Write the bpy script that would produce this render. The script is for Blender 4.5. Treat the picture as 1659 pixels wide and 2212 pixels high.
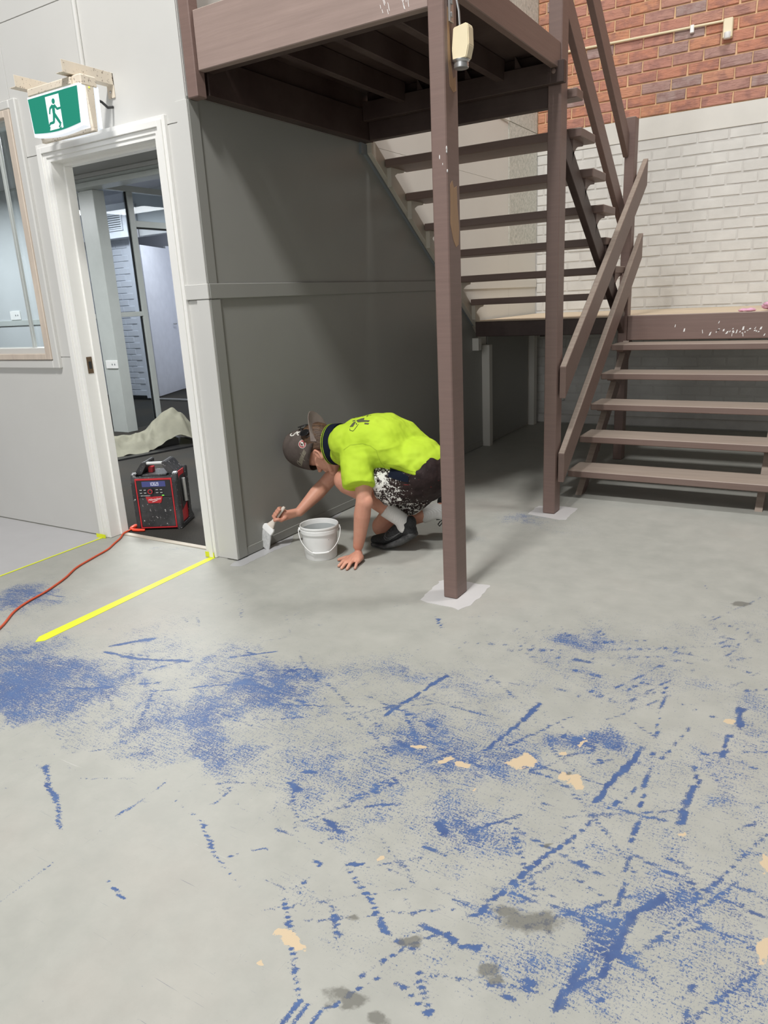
import bpy, bmesh, math, random, json
import numpy as np
from mathutils import Vector, Matrix, Euler
from mathutils.bvhtree import BVHTree
random.seed(7)
for o in list(bpy.data.objects): bpy.data.objects.remove(o)
SC = bpy.context.scene
COL = SC.collection
# ---------------------------------------------------------------- camera
cam = bpy.data.cameras.new('camera'); camo = bpy.data.objects.new('camera', cam); COL.objects.link(camo)
cam.sensor_fit = 'VERTICAL'; cam.sensor_height = 36.0; cam.lens = 1573.6/2212*36.0
cam.clip_start = 0.05; cam.clip_end = 100
yaw, pitch, roll = -0.55718248, -0.28360821, -0.05122222
fw = Vector((math.sin(yaw)*math.cos(pitch), math.cos(yaw)*math.cos(pitch), math.sin(pitch)))
rt = Vector((math.cos(yaw), -math.sin(yaw), 0)); up = rt.cross(fw)
r2 = rt*math.cos(roll)+up*math.sin(roll); u2 = -rt*math.sin(roll)+up*math.cos(roll)
M = Matrix((r2, u2, -fw)).transposed().to_4x4(); M.translation = Vector((0, 0, 1.27))
camo.matrix_world = M
SC.camera = camo
# ---------------------------------------------------------------- world, lights, exposure
w = bpy.data.worlds.new('world'); SC.world = w; w.use_nodes = True
w.node_tree.nodes['Background'].inputs[0].default_value = (1.0, 0.985, 0.955, 1)
w.node_tree.nodes['Background'].inputs[1].default_value = 0.10
SC.view_settings.view_transform = 'Standard'; SC.view_settings.look = 'None'
SC.view_settings.gamma = 1; SC.view_settings.use_curve_mapping = False
SC.view_settings.exposure = 0.0
def area(name, loc, target, size, power, color=(1, 1, 1), sy=None):
    l = bpy.data.lights.new(name, 'AREA'); l.energy = power; l.color = color
    l.size = size
    if sy: l.shape = 'RECTANGLE'; l.size_y = sy
    o = bpy.data.objects.new(name, l); COL.objects.link(o); o.location = loc
    o.rotation_euler = (Vector(target)-Vector(loc)).to_track_quat('-Z', 'Y').to_euler()
    return o
WARM = (1.0, 0.99, 0.975)
area('high_bay_light', (-1.3, -0.5, 6.6), (-2.2, 3.0, 0), 0.7, 380, WARM)
area('high_bay_light', (0.6, 4.2, 7.2), (0.0, 4.2, 0), 0.8, 175, WARM)
area('overhead_fill', (0.3, -1.0, 8.5), (0, 2.0, 0), 6.0, 130, WARM, 9.0)  # unseen broad light added overhead as soft fill
area('camera_side_fill', (-0.8, -8.0, 3.4), (-1.5, 3.0, 1.6), 7.0, 265, (0.97, 0.985, 1.0), 4.5)  # unseen light added behind the camera to brighten camera-facing walls
# unseen area lights added to brighten the rooms behind the doorway
area('room_light', (-4.6, 4.0, 2.52), (-4.6, 4.0, 0), 1.2, 110, (0.97, 0.99, 1.0), 0.3)
area('room_light', (-8.2, 4.1, 2.52), (-8.2, 4.1, 0), 1.2, 70, (0.95, 0.98, 1.0), 0.3)
area('room_light', (-8.3, 6.5, 2.62), (-8.3, 6.5, 0), 1.2, 40, (0.88, 0.93, 1.0), 0.4)
area('room_light', (-8.0, 8.1, 2.5), (-8.7, 8.3, 0.8), 0.8, 14, (0.86, 0.92, 1.0), 0.4)
area('room_light', (-5.8, 6.6, 2.45), (-5.8, 6.6, 0), 0.8, 12, (0.95, 0.98, 1.0), 0.4)

# ---------------------------------------------------------------- materials
def srgb(r, g, b):
    f = lambda c: ((c/255)/12.92 if c/255 <= 0.04045 else ((c/255+0.055)/1.055)**2.4)
    return (f(r), f(g), f(b), 1)
class NT:
    def __init__(s, name):
        s.m = bpy.data.materials.new(name); s.m.use_nodes = True; s.t = s.m.node_tree; s.n = s.t.nodes
        s.b = s.n['Principled BSDF']
    def N(s, typ, **kw):
        n = s.n.new(typ)
        for k, v in kw.items():
            if k.startswith('i_'): n.inputs[int(k[2:]) if k[2:].isdigit() else k[2:].replace('_', ' ')].default_value = v
            else: setattr(n, k, v)
        return n
    def L(s, a, b): s.t.links.new(a, b)
    def coord(s, kind='Object'): return s.N('ShaderNodeTexCoord').outputs[kind]
    def mapped(s, scale, rot=(0, 0, 0), kind='Object', src=None):
        mp = s.N('ShaderNodeMapping'); mp.inputs['Scale'].default_value = scale; mp.inputs['Rotation'].default_value = rot
        s.L(src or s.coord(kind), mp.inputs['Vector']); return mp.outputs[0]
    def noise(s, scale, detail=3, rough=0.55, vec=None, dist=0.0):
        n = s.N('ShaderNodeTexNoise'); n.inputs['Scale'].default_value = scale; n.inputs['Detail'].default_value = detail
        n.inputs['Roughness'].default_value = rough; n.inputs['Distortion'].default_value = dist
        s.L(vec if vec is not None else s.coord(), n.inputs['Vector']); return n.outputs['Fac']
    def ramp(s, fac, stops):
        r = s.N('ShaderNodeValToRGB'); e = r.color_ramp.elements
        while len(e) < len(stops): e.new(0.5)
        for i, (p, c) in enumerate(stops): e[i].position = p; e[i].color = c if len(c) == 4 else (*c, 1)
        s.L(fac, r.inputs[0]); return r.outputs[0]
    def step(s, fac, a, b):
        m = s.N('ShaderNodeMapRange'); m.inputs['From Min'].default_value = a; m.inputs['From Max'].default_value = b
        s.L(fac, m.inputs['Value']); return m.outputs[0]
    def mth(s, op, a, b=None):
        m = s.N('ShaderNodeMath', operation=op)
        for i, v in enumerate((a, b)):
            if v is None: continue
            if isinstance(v, (int, float)): m.inputs[i].default_value = v
            else: s.L(v, m.inputs[i])
        return m.outputs[0]
    def mix(s, fac, a, b, blend='MIX'):
        m = s.N('ShaderNodeMix', data_type='RGBA', blend_type=blend)
        for i, v in ((0, fac), (6, a), (7, b)):
            if isinstance(v, (int, float)): m.inputs[i].default_value = v
            elif isinstance(v, tuple): m.inputs[i].default_value = v
            else: s.L(v, m.inputs[i])
        return m.outputs[2]
    def bump(s, h, strength=0.2, dist=0.005):
        b = s.N('ShaderNodeBump'); b.inputs['Strength'].default_value = strength; b.inputs['Distance'].default_value = dist
        s.L(h, b.inputs['Height']); s.L(b.outputs[0], s.b.inputs['Normal'])
    def base(s, c):
        if isinstance(c, tuple): s.b.inputs['Base Color'].default_value = c
        else: s.L(c, s.b.inputs['Base Color'])
    def set(s, rough=0.5, metal=0.0, spec=0.5, **kw):
        s.b.inputs['Roughness'].default_value = rough; s.b.inputs['Metallic'].default_value = metal
        s.b.inputs['Specular IOR Level'].default_value = spec
        for k, v in kw.items(): s.b.inputs[k.replace('_', ' ')].default_value = v
        return s
def paint(name, col, rough=0.45, var=0.06, scale=3.0, bump=0.08, spec=0.4, chips=None, chipscale=35, chipth=0.72):
    t = NT(name); n = t.noise(scale, 4)
    dk = tuple(c*(1-var*2) for c in col[:3])+(1,); lt = tuple(min(1, c*(1+var)) for c in col[:3])+(1,)
    c = t.ramp(n, [(0.3, dk), (0.7, lt)])
    if chips:
        m = t.step(t.noise(chipscale, 5, 0.65), chipth, chipth+0.03)
        c = t.mix(m, c, chips)
    t.base(c); t.set(rough, spec=spec); t.bump(t.noise(60, 3), bump, 0.003); return t.m
def plain(name, col, rough=0.5, metal=0.0, spec=0.5, **kw):
    t = NT(name); n = t.noise(8, 3); c = t.ramp(n, [(0.3, tuple(x*0.93 for x in col[:3])+(1,)), (0.7, col)])
    t.base(c); t.set(rough, metal, spec, **kw); return t.m
MT = {}
def brown(name, col=(0.205, 0.135, 0.116), dusty=0.0, scale=(3, 3, 60), chips=True):
    t = NT(name)
    v = t.mapped(scale)
    g = t.noise(1.0, 6, 0.6, v); n = t.noise(2.2, 5, 0.6)
    c = t.ramp(g, [(0.25, tuple(x*0.88 for x in col)+(1,)), (0.75, tuple(x*1.08 for x in col)+(1,))])
    d = t.step(n, 0.35, 0.8)
    c = t.mix(t.mth('MULTIPLY', d, 0.35+dusty), c, (0.22, 0.165, 0.14, 1))
    if chips:
        m = t.step(t.noise(26, 6, 0.7), 0.735, 0.76)
        c = t.mix(m, c, (0.55, 0.47, 0.40, 1))
    geo = t.N('ShaderNodeNewGeometry'); sx = t.N('ShaderNodeSeparateXYZ'); t.L(geo.outputs['True Normal'], sx.inputs[0])
    upf = t.mth('MULTIPLY', t.step(sx.outputs[2], 0.45, 0.8), t.mth('ADD', 0.30, t.mth('MULTIPLY', g, 0.95)))
    if chips: c = t.mix(upf, c, (0.42, 0.35, 0.29, 1))
    t.base(c); t.set(0.48, spec=0.45); t.bump(g, 0.25, 0.003); return t.m
MT['brown'] = brown('brown_painted_timber')
MT['fascia'] = brown('light_brown_fascia_paint', (0.33, 0.245, 0.215), scale=(3, 60, 60))  # lighter brown than the posts and beams
MT['browny'] = brown('brown_painted_timber_y', scale=(60, 3, 60))
MT['brownx'] = brown('brown_painted_timber_x', scale=(3, 60, 60))
MT['tread'] = brown('worn_brown_tread', (0.19, 0.125, 0.104), 0.3, (3, 60, 60))
MT['dark'] = brown('shaded_brown_timber', (0.040, 0.021, 0.018), 0.0, (3, 60, 60), False)  # brown paint darkened to put under-platform and under-stair shade into its colour
MT['wall'] = paint('light_grey_wall_paint', srgb(207, 206, 202), 0.5, 0.02, 1.5, 0.05)
MT['side'] = paint('shaded_grey_wall_paint', srgb(150, 150, 145), 0.42, 0.03, 1.5, 0.05, chips=(0.6, 0.6, 0.58, 1), chipscale=28, chipth=0.77)  # wall grey darkened so the side wall's shade sits in the colour
MT['sidetop'] = paint('cream_wall_paint', srgb(212, 209, 201), 0.5, 0.02, 1.5, 0.05)
MT['cap'] = paint('blue_grey_trim_paint', srgb(128, 133, 136), 0.4, 0.03)
MT['white'] = paint('white_gloss_trim', srgb(238, 237, 233), 0.3, 0.01, 3, 0.0)
MT['rawtimber'] = brown('primed_raw_timber', (0.72, 0.62, 0.52), 0.0, (30, 30, 3), False)
MT['cream'] = paint('cream_stringer_paint', srgb(196, 188, 174), 0.45, 0.05, 3, 0.05)
MT['alu'] = plain('powdercoat_frame', srgb(188, 193, 190), 0.35)
MT['blackrub'] = plain('black_rubber', (0.012, 0.013, 0.014, 1), 0.55)
MT['blackpl'] = plain('black_plastic', (0.018, 0.018, 0.020, 1), 0.38)
MT['redpl'] = plain('red_plastic', (0.52, 0.022, 0.03, 1), 0.35)
MT['metal'] = plain('brushed_metal', (0.55, 0.55, 0.54, 1), 0.35, 0.8)
MT['brass'] = plain('aged_brass', (0.16, 0.11, 0.07, 1), 0.45, 0.8)
MT['whitepl'] = plain('white_plastic', srgb(240, 240, 238), 0.32)
MT['creampl'] = plain('aged_cream_plastic', srgb(232, 218, 184), 0.4)
MT['ceil'] = paint('grey_ceiling', srgb(170, 170, 168), 0.7, 0.02)
MT['roomwall'] = paint('room_wall_paint', srgb(196, 200, 202), 0.55, 0.02)
MT['bluewhite'] = paint('cool_white_wall_paint', srgb(214, 216, 224), 0.5, 0.02)
MT['doorwhite'] = plain('white_door', srgb(236, 238, 244), 0.4)
t = NT('window_glass'); t.n.remove(t.b)
tr = t.N('ShaderNodeBsdfTransparent'); tr.inputs[0].default_value = (0.90, 0.93, 0.94, 1)
gl = t.N('ShaderNodeBsdfGlossy'); gl.inputs['Roughness'].default_value = 0.02
ms = t.N('ShaderNodeMixShader'); lw = t.N('ShaderNodeLayerWeight'); lw.inputs[0].default_value = 0.5
t.L(t.mth('ADD', t.mth('MULTIPLY', t.mth('POWER', lw.outputs['Facing'], 4.0), 0.8), 0.04), ms.inputs[0]); t.L(tr.outputs[0], ms.inputs[1]); t.L(gl.outputs[0], ms.inputs[2]); t.L(ms.outputs[0], t.n['Material Output'].inputs[0])
MT['glass'] = t.m
def emit(name, col, st):
    t = NT(name); t.base((0, 0, 0, 1)); t.b.inputs['Emission Color'].default_value = col; t.b.inputs['Emission Strength'].default_value = st; return t.m
# carpet
t = NT('charcoal_carpet'); c = t.ramp(t.noise(260, 3, 0.7), [(0.3, (0.018, 0.018, 0.017, 1)), (0.75, (0.075, 0.073, 0.068, 1))])
t.base(t.mix(t.step(t.noise(1.5, 3), 0.4, 0.8), c, (0.06, 0.052, 0.042, 1))); t.set(0.95, spec=0.1); t.bump(t.noise(300, 2), 0.6, 0.004); MT['carpet'] = t.m
# textured render
t = NT('rough_cast_render'); n = t.noise(38, 5, 0.7, dist=0.6); t.base(t.ramp(n, [(0.35, srgb(176, 178, 168)), (0.6, srgb(214, 212, 202))])); t.set(0.7); t.bump(n, 0.8, 0.012); MT['render'] = t.m
# bricks
def brickmat(name, red):
    t = NT(name); oi = t.N('ShaderNodeObjectInfo').outputs['Random'] if red != 'stuff' else t.noise(2.7, 0)
    add = t.N('ShaderNodeVectorMath', operation='ADD'); cmb = t.N('ShaderNodeCombineXYZ'); t.L(t.mth('MULTIPLY', oi, 37.0), cmb.inputs[0]); t.L(t.mth('MULTIPLY', oi, 91.0), cmb.inputs[2])
    t.L(t.coord(), add.inputs[0]); t.L(cmb.outputs[0], add.inputs[1]); vec = add.outputs[0]
    mp = t.mapped((9, 9, 42), src=vec)
    cre = t.noise(1.0, 4, 0.6, mp, 1.2)
    if red:
        c = t.ramp(oi, [(0.0, srgb(192, 134, 112)), (0.22, srgb(196, 136, 110)), (0.42, srgb(184, 134, 120)), (0.6, srgb(202, 144, 112)), (0.78, srgb(180, 138, 126)), (0.95, srgb(168, 144, 138))])
        c = t.mix(t.mth('MULTIPLY', t.step(t.noise(14, 4, vec=vec), 0.45, 0.65), 0.55), c, srgb(140, 104, 100))
        c = t.mix(t.mth('MULTIPLY', t.step(cre, 0.66, 0.72), 0.5), c, srgb(96, 56, 46))
        t.base(c); t.set(0.8, spec=0.25)
        t.bump(cre, 0.9, 0.012)
    else:
        n = t.noise(5, 4, vec=vec)
        c = t.ramp(n, [(0.3, srgb(202, 200, 195)), (0.7, srgb(217, 215, 210))])
        t.base(c); t.set(0.5, spec=0.4); t.bump(t.noise(30, 5, 0.7, vec), 0.35, 0.006)
    return t.m
MT['redbrick'] = brickmat('red_rustic_brick', True); MT['whitebrick'] = brickmat('painted_white_brick', False)
MT['mortar'] = paint('sand_mortar', srgb(222, 186, 146), 0.9, 0.05, 20, 0.3)
MT['whitemortar'] = paint('painted_mortar', srgb(204, 201, 196), 0.6, 0.04, 12, 0.3)
MT['band'] = paint('painted_concrete_band', srgb(214, 211, 204), 0.5, 0.03, 4, 0.1)
MT['ply'] = paint('dusty_plywood', srgb(214, 196, 170), 0.7, 0.06, 4, 0.1)
# ---------------------------------------------------------------- floor material (worn blue paint under grey)
def floor_mat():
    t = NT('worn_painted_concrete')
    at = t.N('ShaderNodeAttribute'); at.attribute_name = 'wear'; sep = t.N('ShaderNodeSeparateColor'); t.L(at.outputs['Color'], sep.inputs[0])
    R, G, B = sep.outputs
    oc = t.coord()
    b1 = t.noise(0.9, 5, 0.6, oc); b2 = t.noise(9, 5, 0.65, oc)
    c = t.ramp(b1, [(0.3, srgb(157, 158, 151)), (0.55, srgb(166, 166, 159)), (0.75, srgb(172, 167, 159))])
    c = t.mix(t.mth('MULTIPLY', t.step(b2, 0.35, 0.7), 0.35), c, srgb(190, 189, 181))
    # fine speckle and directional scratches
    f1 = t.noise(190, 5, 0.85, oc, 0.4)
    s1 = t.noise(1.0, 3, 0.6, t.mapped((26, 190, 60), (0, 0, 0.65), src=oc))
    s2 = t.noise(1.0, 3, 0.6, t.mapped((200, 30, 60), (0, 0, 0.35), src=oc))
    s3 = t.noise(1.0, 3, 0.6, t.mapped((22, 170, 60), (0, 0, -0.5), src=oc))
    lo = t.noise(3.5, 4, 0.6, oc); lo2 = t.noise(14, 4, 0.6, oc)
    n = t.mth('ADD', t.mth('MULTIPLY', f1, 0.60), t.mth('MULTIPLY', s1, 0.14))
    n = t.mth('ADD', n, t.mth('MULTIPLY', s2, 0.11)); n = t.mth('ADD', n, t.mth('MULTIPLY', s3, 0.15))
    dens = t.mth('MULTIPLY', R, t.mth('ADD', t.mth('MULTIPLY', lo, 1.0), 0.4))
    dens = t.mth('MULTIPLY', dens, t.mth('ADD', t.mth('MULTIPLY', lo2, 0.8), 0.6))
    th = t.mth('SUBTRACT', t.mth('SUBTRACT', 0.660, t.mth('MULTIPLY', t.mth('POWER', dens, 0.65), 0.205)), t.mth('MULTIPLY', at.outputs['Alpha'], 0.27))
    blue = t.step(t.mth('SUBTRACT', n, th), -0.006, 0.014)
    bc = t.ramp(lo2, [(0.3, srgb(50, 76, 130)), (0.7, srgb(68, 100, 150))]); bc = t.mix(t.step(t.mth('MAXIMUM', dens, at.outputs['Alpha']), 0.55, 0.15), bc, srgb(84, 98, 126))
    # pale scuffs
    sc = t.step(t.noise(1.0, 4, 0.6, t.mapped((3, 70, 10), (0, 0, 1.0), src=oc)), 0.70, 0.74)
    c = t.mix(t.mth('MULTIPLY', sc, 0.35), c, srgb(204, 203, 197))
    # thin dark scratches
    ds = t.mth('MULTIPLY', t.step(t.noise(1.0, 5, 0.7, t.mapped((4, 230, 10), (0, 0, 0.55), src=oc)), 0.665, 0.69), 0.75)
    ds2 = t.mth('MULTIPLY', t.step(t.noise(1.0, 5, 0.7, t.mapped((240, 5, 10), (0, 0, 0.25), src=oc)), 0.68, 0.70), 0.7)
    clean = t.step(sep.outputs[0], 0.0, 0.06)
    c = t.mix(t.mth('MULTIPLY', t.mth('MAXIMUM', ds, ds2), t.mth('ADD', t.mth('MULTIPLY', clean, 0.8), 0.2)), c, srgb(105, 112, 126))
    spk = t.mth('MULTIPLY', t.step(t.noise(75, 5, 0.8, oc), 0.685, 0.70), 0.6)
    c = t.mix(t.mth('MULTIPLY', spk, t.mth('ADD', t.mth('MULTIPLY', clean, 0.8), 0.2)), c, srgb(96, 102, 116))
    c = t.mix(t.mth('MULTIPLY', blue, 0.92), c, bc)
    tan = t.step(t.mth('SUBTRACT', G, t.mth('MULTIPLY', t.noise(38, 6, 0.8, oc), 1.15)), 0.0, 0.02)
    c = t.mix(tan, c, srgb(204, 184, 154))
    grm = t.mth('MULTIPLY', t.step(t.mth('SUBTRACT', B, t.mth('MULTIPLY', t.noise(60, 5, 0.75, oc), 0.8)), -0.05, 0.25), 0.75)
    c = t.mix(grm, c, srgb(104, 103, 96))
    t.base(c)
    rg = t.step(b2, 0.2, 0.9); rr = t.N('ShaderNodeMapRange'); rr.inputs['To Min'].default_value = 0.42; rr.inputs['To Max'].default_value = 0.62
    t.L(b2, rr.inputs['Value']); t.L(rr.outputs[0], t.b.inputs['Roughness'])
    t.b.inputs['Specular IOR Level'].default_value = 0.25
    h = t.mth('SUBTRACT', t.mth('MULTIPLY', t.noise(120, 3, 0.6, oc), 0.4), t.mth('MULTIPLY', blue, 0.3))
    t.bump(h, 0.12, 0.002)
    return t.m
MT['floor'] = floor_mat()
MT['freshgrey'] = paint('fresh_grey_floor_paint', srgb(186, 185, 186), 0.3, 0.02, 6, 0.04)
MT['freshwhite'] = paint('fresh_pale_floor_primer', srgb(205, 203, 202), 0.35, 0.02, 6, 0.04)
MT['wetgrey'] = paint('wet_grey_floor_paint', srgb(184, 184, 185), 0.2, 0.02, 6, 0.04)

# ---------------------------------------------------------------- helpers
def finish(name, me, mat, parent=None, smooth=None, bevel=0):
    me.validate()
    if mat is not None: me.materials.append(mat)
    o = bpy.data.objects.new(name, me); COL.objects.link(o)
    if parent is not None: o.parent = parent
    if smooth is not None:
        for p in me.polygons: p.use_smooth = True
        if smooth < 3: me.set_sharp_from_angle(angle=smooth)
    return o
def obj(name, bm, mat, parent=None, smooth=None):
    bmesh.ops.recalc_face_normals(bm, faces=bm.faces)
    me = bpy.data.meshes.new(name); bm.to_mesh(me); bm.free()
    o = finish(name, me, mat, parent, smooth)
    return o
def tag(o, label=None, cat=None, group=None, kind=None):
    if label: o['label'] = label
    if cat: o['category'] = cat
    if group: o['group'] = group
    if kind: o['kind'] = kind
    return o
def thing(name, loc, label, cat, group=None, rot=0):
    o = bpy.data.objects.new(name, None); COL.objects.link(o); o.location = loc; o.rotation_euler = (0, 0, rot); o.empty_display_size = 0.1
    return tag(o, label, cat, group)
class Off:      # local offset used while building a part of a thing
    v = Vector((0, 0, 0))
def bx(bm, x0, x1, y0, y1, z0, z1, bev=0.0):
    vs = [bm.verts.new((x, y, z)) for x in (x0, x1) for y in (y0, y1) for z in (z0, z1)]
    f = [(0, 1, 3, 2), (4, 6, 7, 5), (0, 4, 5, 1), (2, 3, 7, 6), (0, 2, 6, 4), (1, 5, 7, 3)]
    fs = [bm.faces.new([vs[i] for i in q]) for q in f]
    if bev: bmesh.ops.bevel(bm, geom=list({e for fc in fs for e in fc.edges}), offset=bev, segments=1, profile=0.5, affect='EDGES')
def box(name, x0, x1, y0, y1, z0, z1, mat, parent=None, bev=0.003, base=None):
    bm = bmesh.new(); b = base or (0, 0, 0)
    bx(bm, x0-b[0], x1-b[0], y0-b[1], y1-b[1], z0-b[2], z1-b[2], bev)
    return obj(name, bm, mat, parent)
def prism(bm, pts, axis, a, b):
    """pts polygon in the other two axes; extruded from a to b along axis"""
    def P(p, s):
        if axis == 0: return (s, p[0], p[1])
        if axis == 1: return (p[0], s, p[1])
        return (p[0], p[1], s)
    A = [bm.verts.new(P(p, a)) for p in pts]; B = [bm.verts.new(P(p, b)) for p in pts]
    bm.faces.new(A); bm.faces.new(B[::-1])
    for i in range(len(pts)):
        j = (i+1) % len(pts); bm.faces.new((A[i], A[j], B[j], B[i]))
def frame_of(d):
    d = d.normalized(); h = Vector((0, 0, 1)) if abs(d.z) < 0.9 else Vector((1, 0, 0))
    s = d.cross(h).normalized(); return s, d.cross(s).normalized()
def tube(bm, pts, r, n=8, cap=True):
    pts = [Vector(p) for p in pts]; rings = []
    rs = r if isinstance(r, (list, tuple)) else [r]*len(pts)
    prev = None
    for i, p in enumerate(pts):
        d = (pts[min(i+1, len(pts)-1)]-pts[max(i-1, 0)])
        if prev is None: s, t = frame_of(d)
        else:
            s = prev - d.normalized()*prev.dot(d.normalized()); s.normalize(); t = d.normalized().cross(s)
        prev = s
        rings.append([bm.verts.new(p+(s*math.cos(k*2*math.pi/n)+t*math.sin(k*2*math.pi/n))*rs[i]) for k in range(n)])
    for a, b in zip(rings, rings[1:]):
        for k in range(n): bm.faces.new((a[k], a[(k+1) % n], b[(k+1) % n], b[k]))
    if cap: bm.faces.new(rings[0][::-1]); bm.faces.new(rings[-1])
def lathe(bm, prof, c=(0, 0, 0), n=40, axis=Vector((0, 0, 1)), cap=False):
    s, t = frame_of(axis); a = axis.normalized(); c = Vector(c); rings = []
    for r, z in prof: rings.append([bm.verts.new(c+a*z+(s*math.cos(k*2*math.pi/n)+t*math.sin(k*2*math.pi/n))*r) for k in range(n)])
    for A, B in zip(rings, rings[1:]):
        for k in range(n): bm.faces.new((A[k], A[(k+1) % n], B[(k+1) % n], B[k]))
    if cap: bm.faces.new(rings[0][::-1]); bm.faces.new(rings[-1])
def loft(bm, secs, n=24, power=2.0):
    """secs: (center, halfA vector, halfB vector)"""
    rings = []
    for c, a, b in secs:
        c, a, b = Vector(c), Vector(a), Vector(b); ring = []
        for k in range(n):
            th = 2*math.pi*k/n; ct, st = math.cos(th), math.sin(th)
            e = 2.0/power
            ring.append(bm.verts.new(c+a*(math.copysign(abs(ct)**e, ct))+b*(math.copysign(abs(st)**e, st))))
        rings.append(ring)
    for A, B in zip(rings, rings[1:]):
        for k in range(n): bm.faces.new((A[k], A[(k+1) % n], B[(k+1) % n], B[k]))
    bm.faces.new(rings[0][::-1]); bm.faces.new(rings[-1])
def capsule(bm, p0, p1, r0, r1, n=16, flat0=False, flat1=False):
    p0, p1 = Vector(p0), Vector(p1); d = (p1-p0).normalized(); prof = []
    L = (p1-p0).length
    if not flat0:
        for k in range(0, 6): a = math.pi/2*(1-k/6.0); prof.append((max(1e-4, r0*math.cos(a)), -r0*math.sin(a)))
    prof.append((r0, 0)); prof.append((r1, L))
    if not flat1:
        for k in range(1, 7): a = math.pi/2*(k/6.0); prof.append((max(1e-4, r1*math.cos(a)), L+r1*math.sin(a)))
    lathe(bm, prof, p0, n, d, True)
def ell(bm, c, r, ax=None, n=18):
    """ellipsoid; ax = three orthonormal vectors"""
    ax = ax or (Vector((1, 0, 0)), Vector((0, 1, 0)), Vector((0, 0, 1)))
    g = bmesh.ops.create_uvsphere(bm, u_segments=n, v_segments=n//2+2, radius=1.0)
    c = Vector(c)
    for v in g['verts']: p = v.co.copy(); v.co = c+ax[0]*(p.x*r[0])+ax[1]*(p.y*r[1])+ax[2]*(p.z*r[2])
DG = None
def evaluated(o):
    dg = bpy.context.evaluated_depsgraph_get(); dg.update()
    me = bpy.data.meshes.new_from_object(o.evaluated_get(dg)); return me
def blob(name, bm, mat, parent, voxel=0.006, smooth=6, disp=None):
    """melt overlapping closed shapes into one continuous skin"""
    bmesh.ops.recalc_face_normals(bm, faces=bm.faces)
    me = bpy.data.meshes.new('tmp'); bm.to_mesh(me); bm.free()
    o = bpy.data.objects.new('tmp', me); COL.objects.link(o)
    m = o.modifiers.new('r', 'REMESH'); m.mode = 'VOXEL'; m.voxel_size = voxel; m.adaptivity = 0
    s = o.modifiers.new('s', 'SMOOTH'); s.factor = 0.5; s.iterations = smooth
    if disp:
        tx = bpy.data.textures.new('folds', 'CLOUDS'); tx.noise_scale = disp[1]; tx.noise_depth = 2
        d = o.modifiers.new('d', 'DISPLACE'); d.texture = tx; d.strength = disp[0]; d.mid_level = 0.5; d.texture_coords = 'LOCAL'
        s2 = o.modifiers.new('s2', 'SMOOTH'); s2.factor = 0.5; s2.iterations = 2
    e = evaluated(o); bpy.data.objects.remove(o); e.name = name
    e.materials.clear()
    return finish(name, e, mat, parent, smooth=9)
def textmesh(name, s, size, mat, parent, loc, rotm, extrude=0.0006, shear=0.0, ax='CENTER'):
    cu = bpy.data.curves.new('txt', 'FONT'); cu.body = s; cu.size = size; cu.extrude = extrude; cu.shear = shear; cu.align_x = ax; cu.align_y = 'CENTER'
    o = bpy.data.objects.new('txt', cu); COL.objects.link(o); me = evaluated(o); bpy.data.objects.remove(o)
    me.transform(rotm.to_4x4()); me.transform(Matrix.Translation(Vector(loc))); me.materials.clear()
    return finish(name, me, mat, parent)
def struct(o): o['kind'] = 'structure'; return o
def seto(root, *objs):
    for o in objs: o.parent = root
def att(o, root):
    o.parent = root
    if root.type == 'EMPTY': o.location = -Vector(root.location)
    return o
R3 = random.Random(3)
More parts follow.
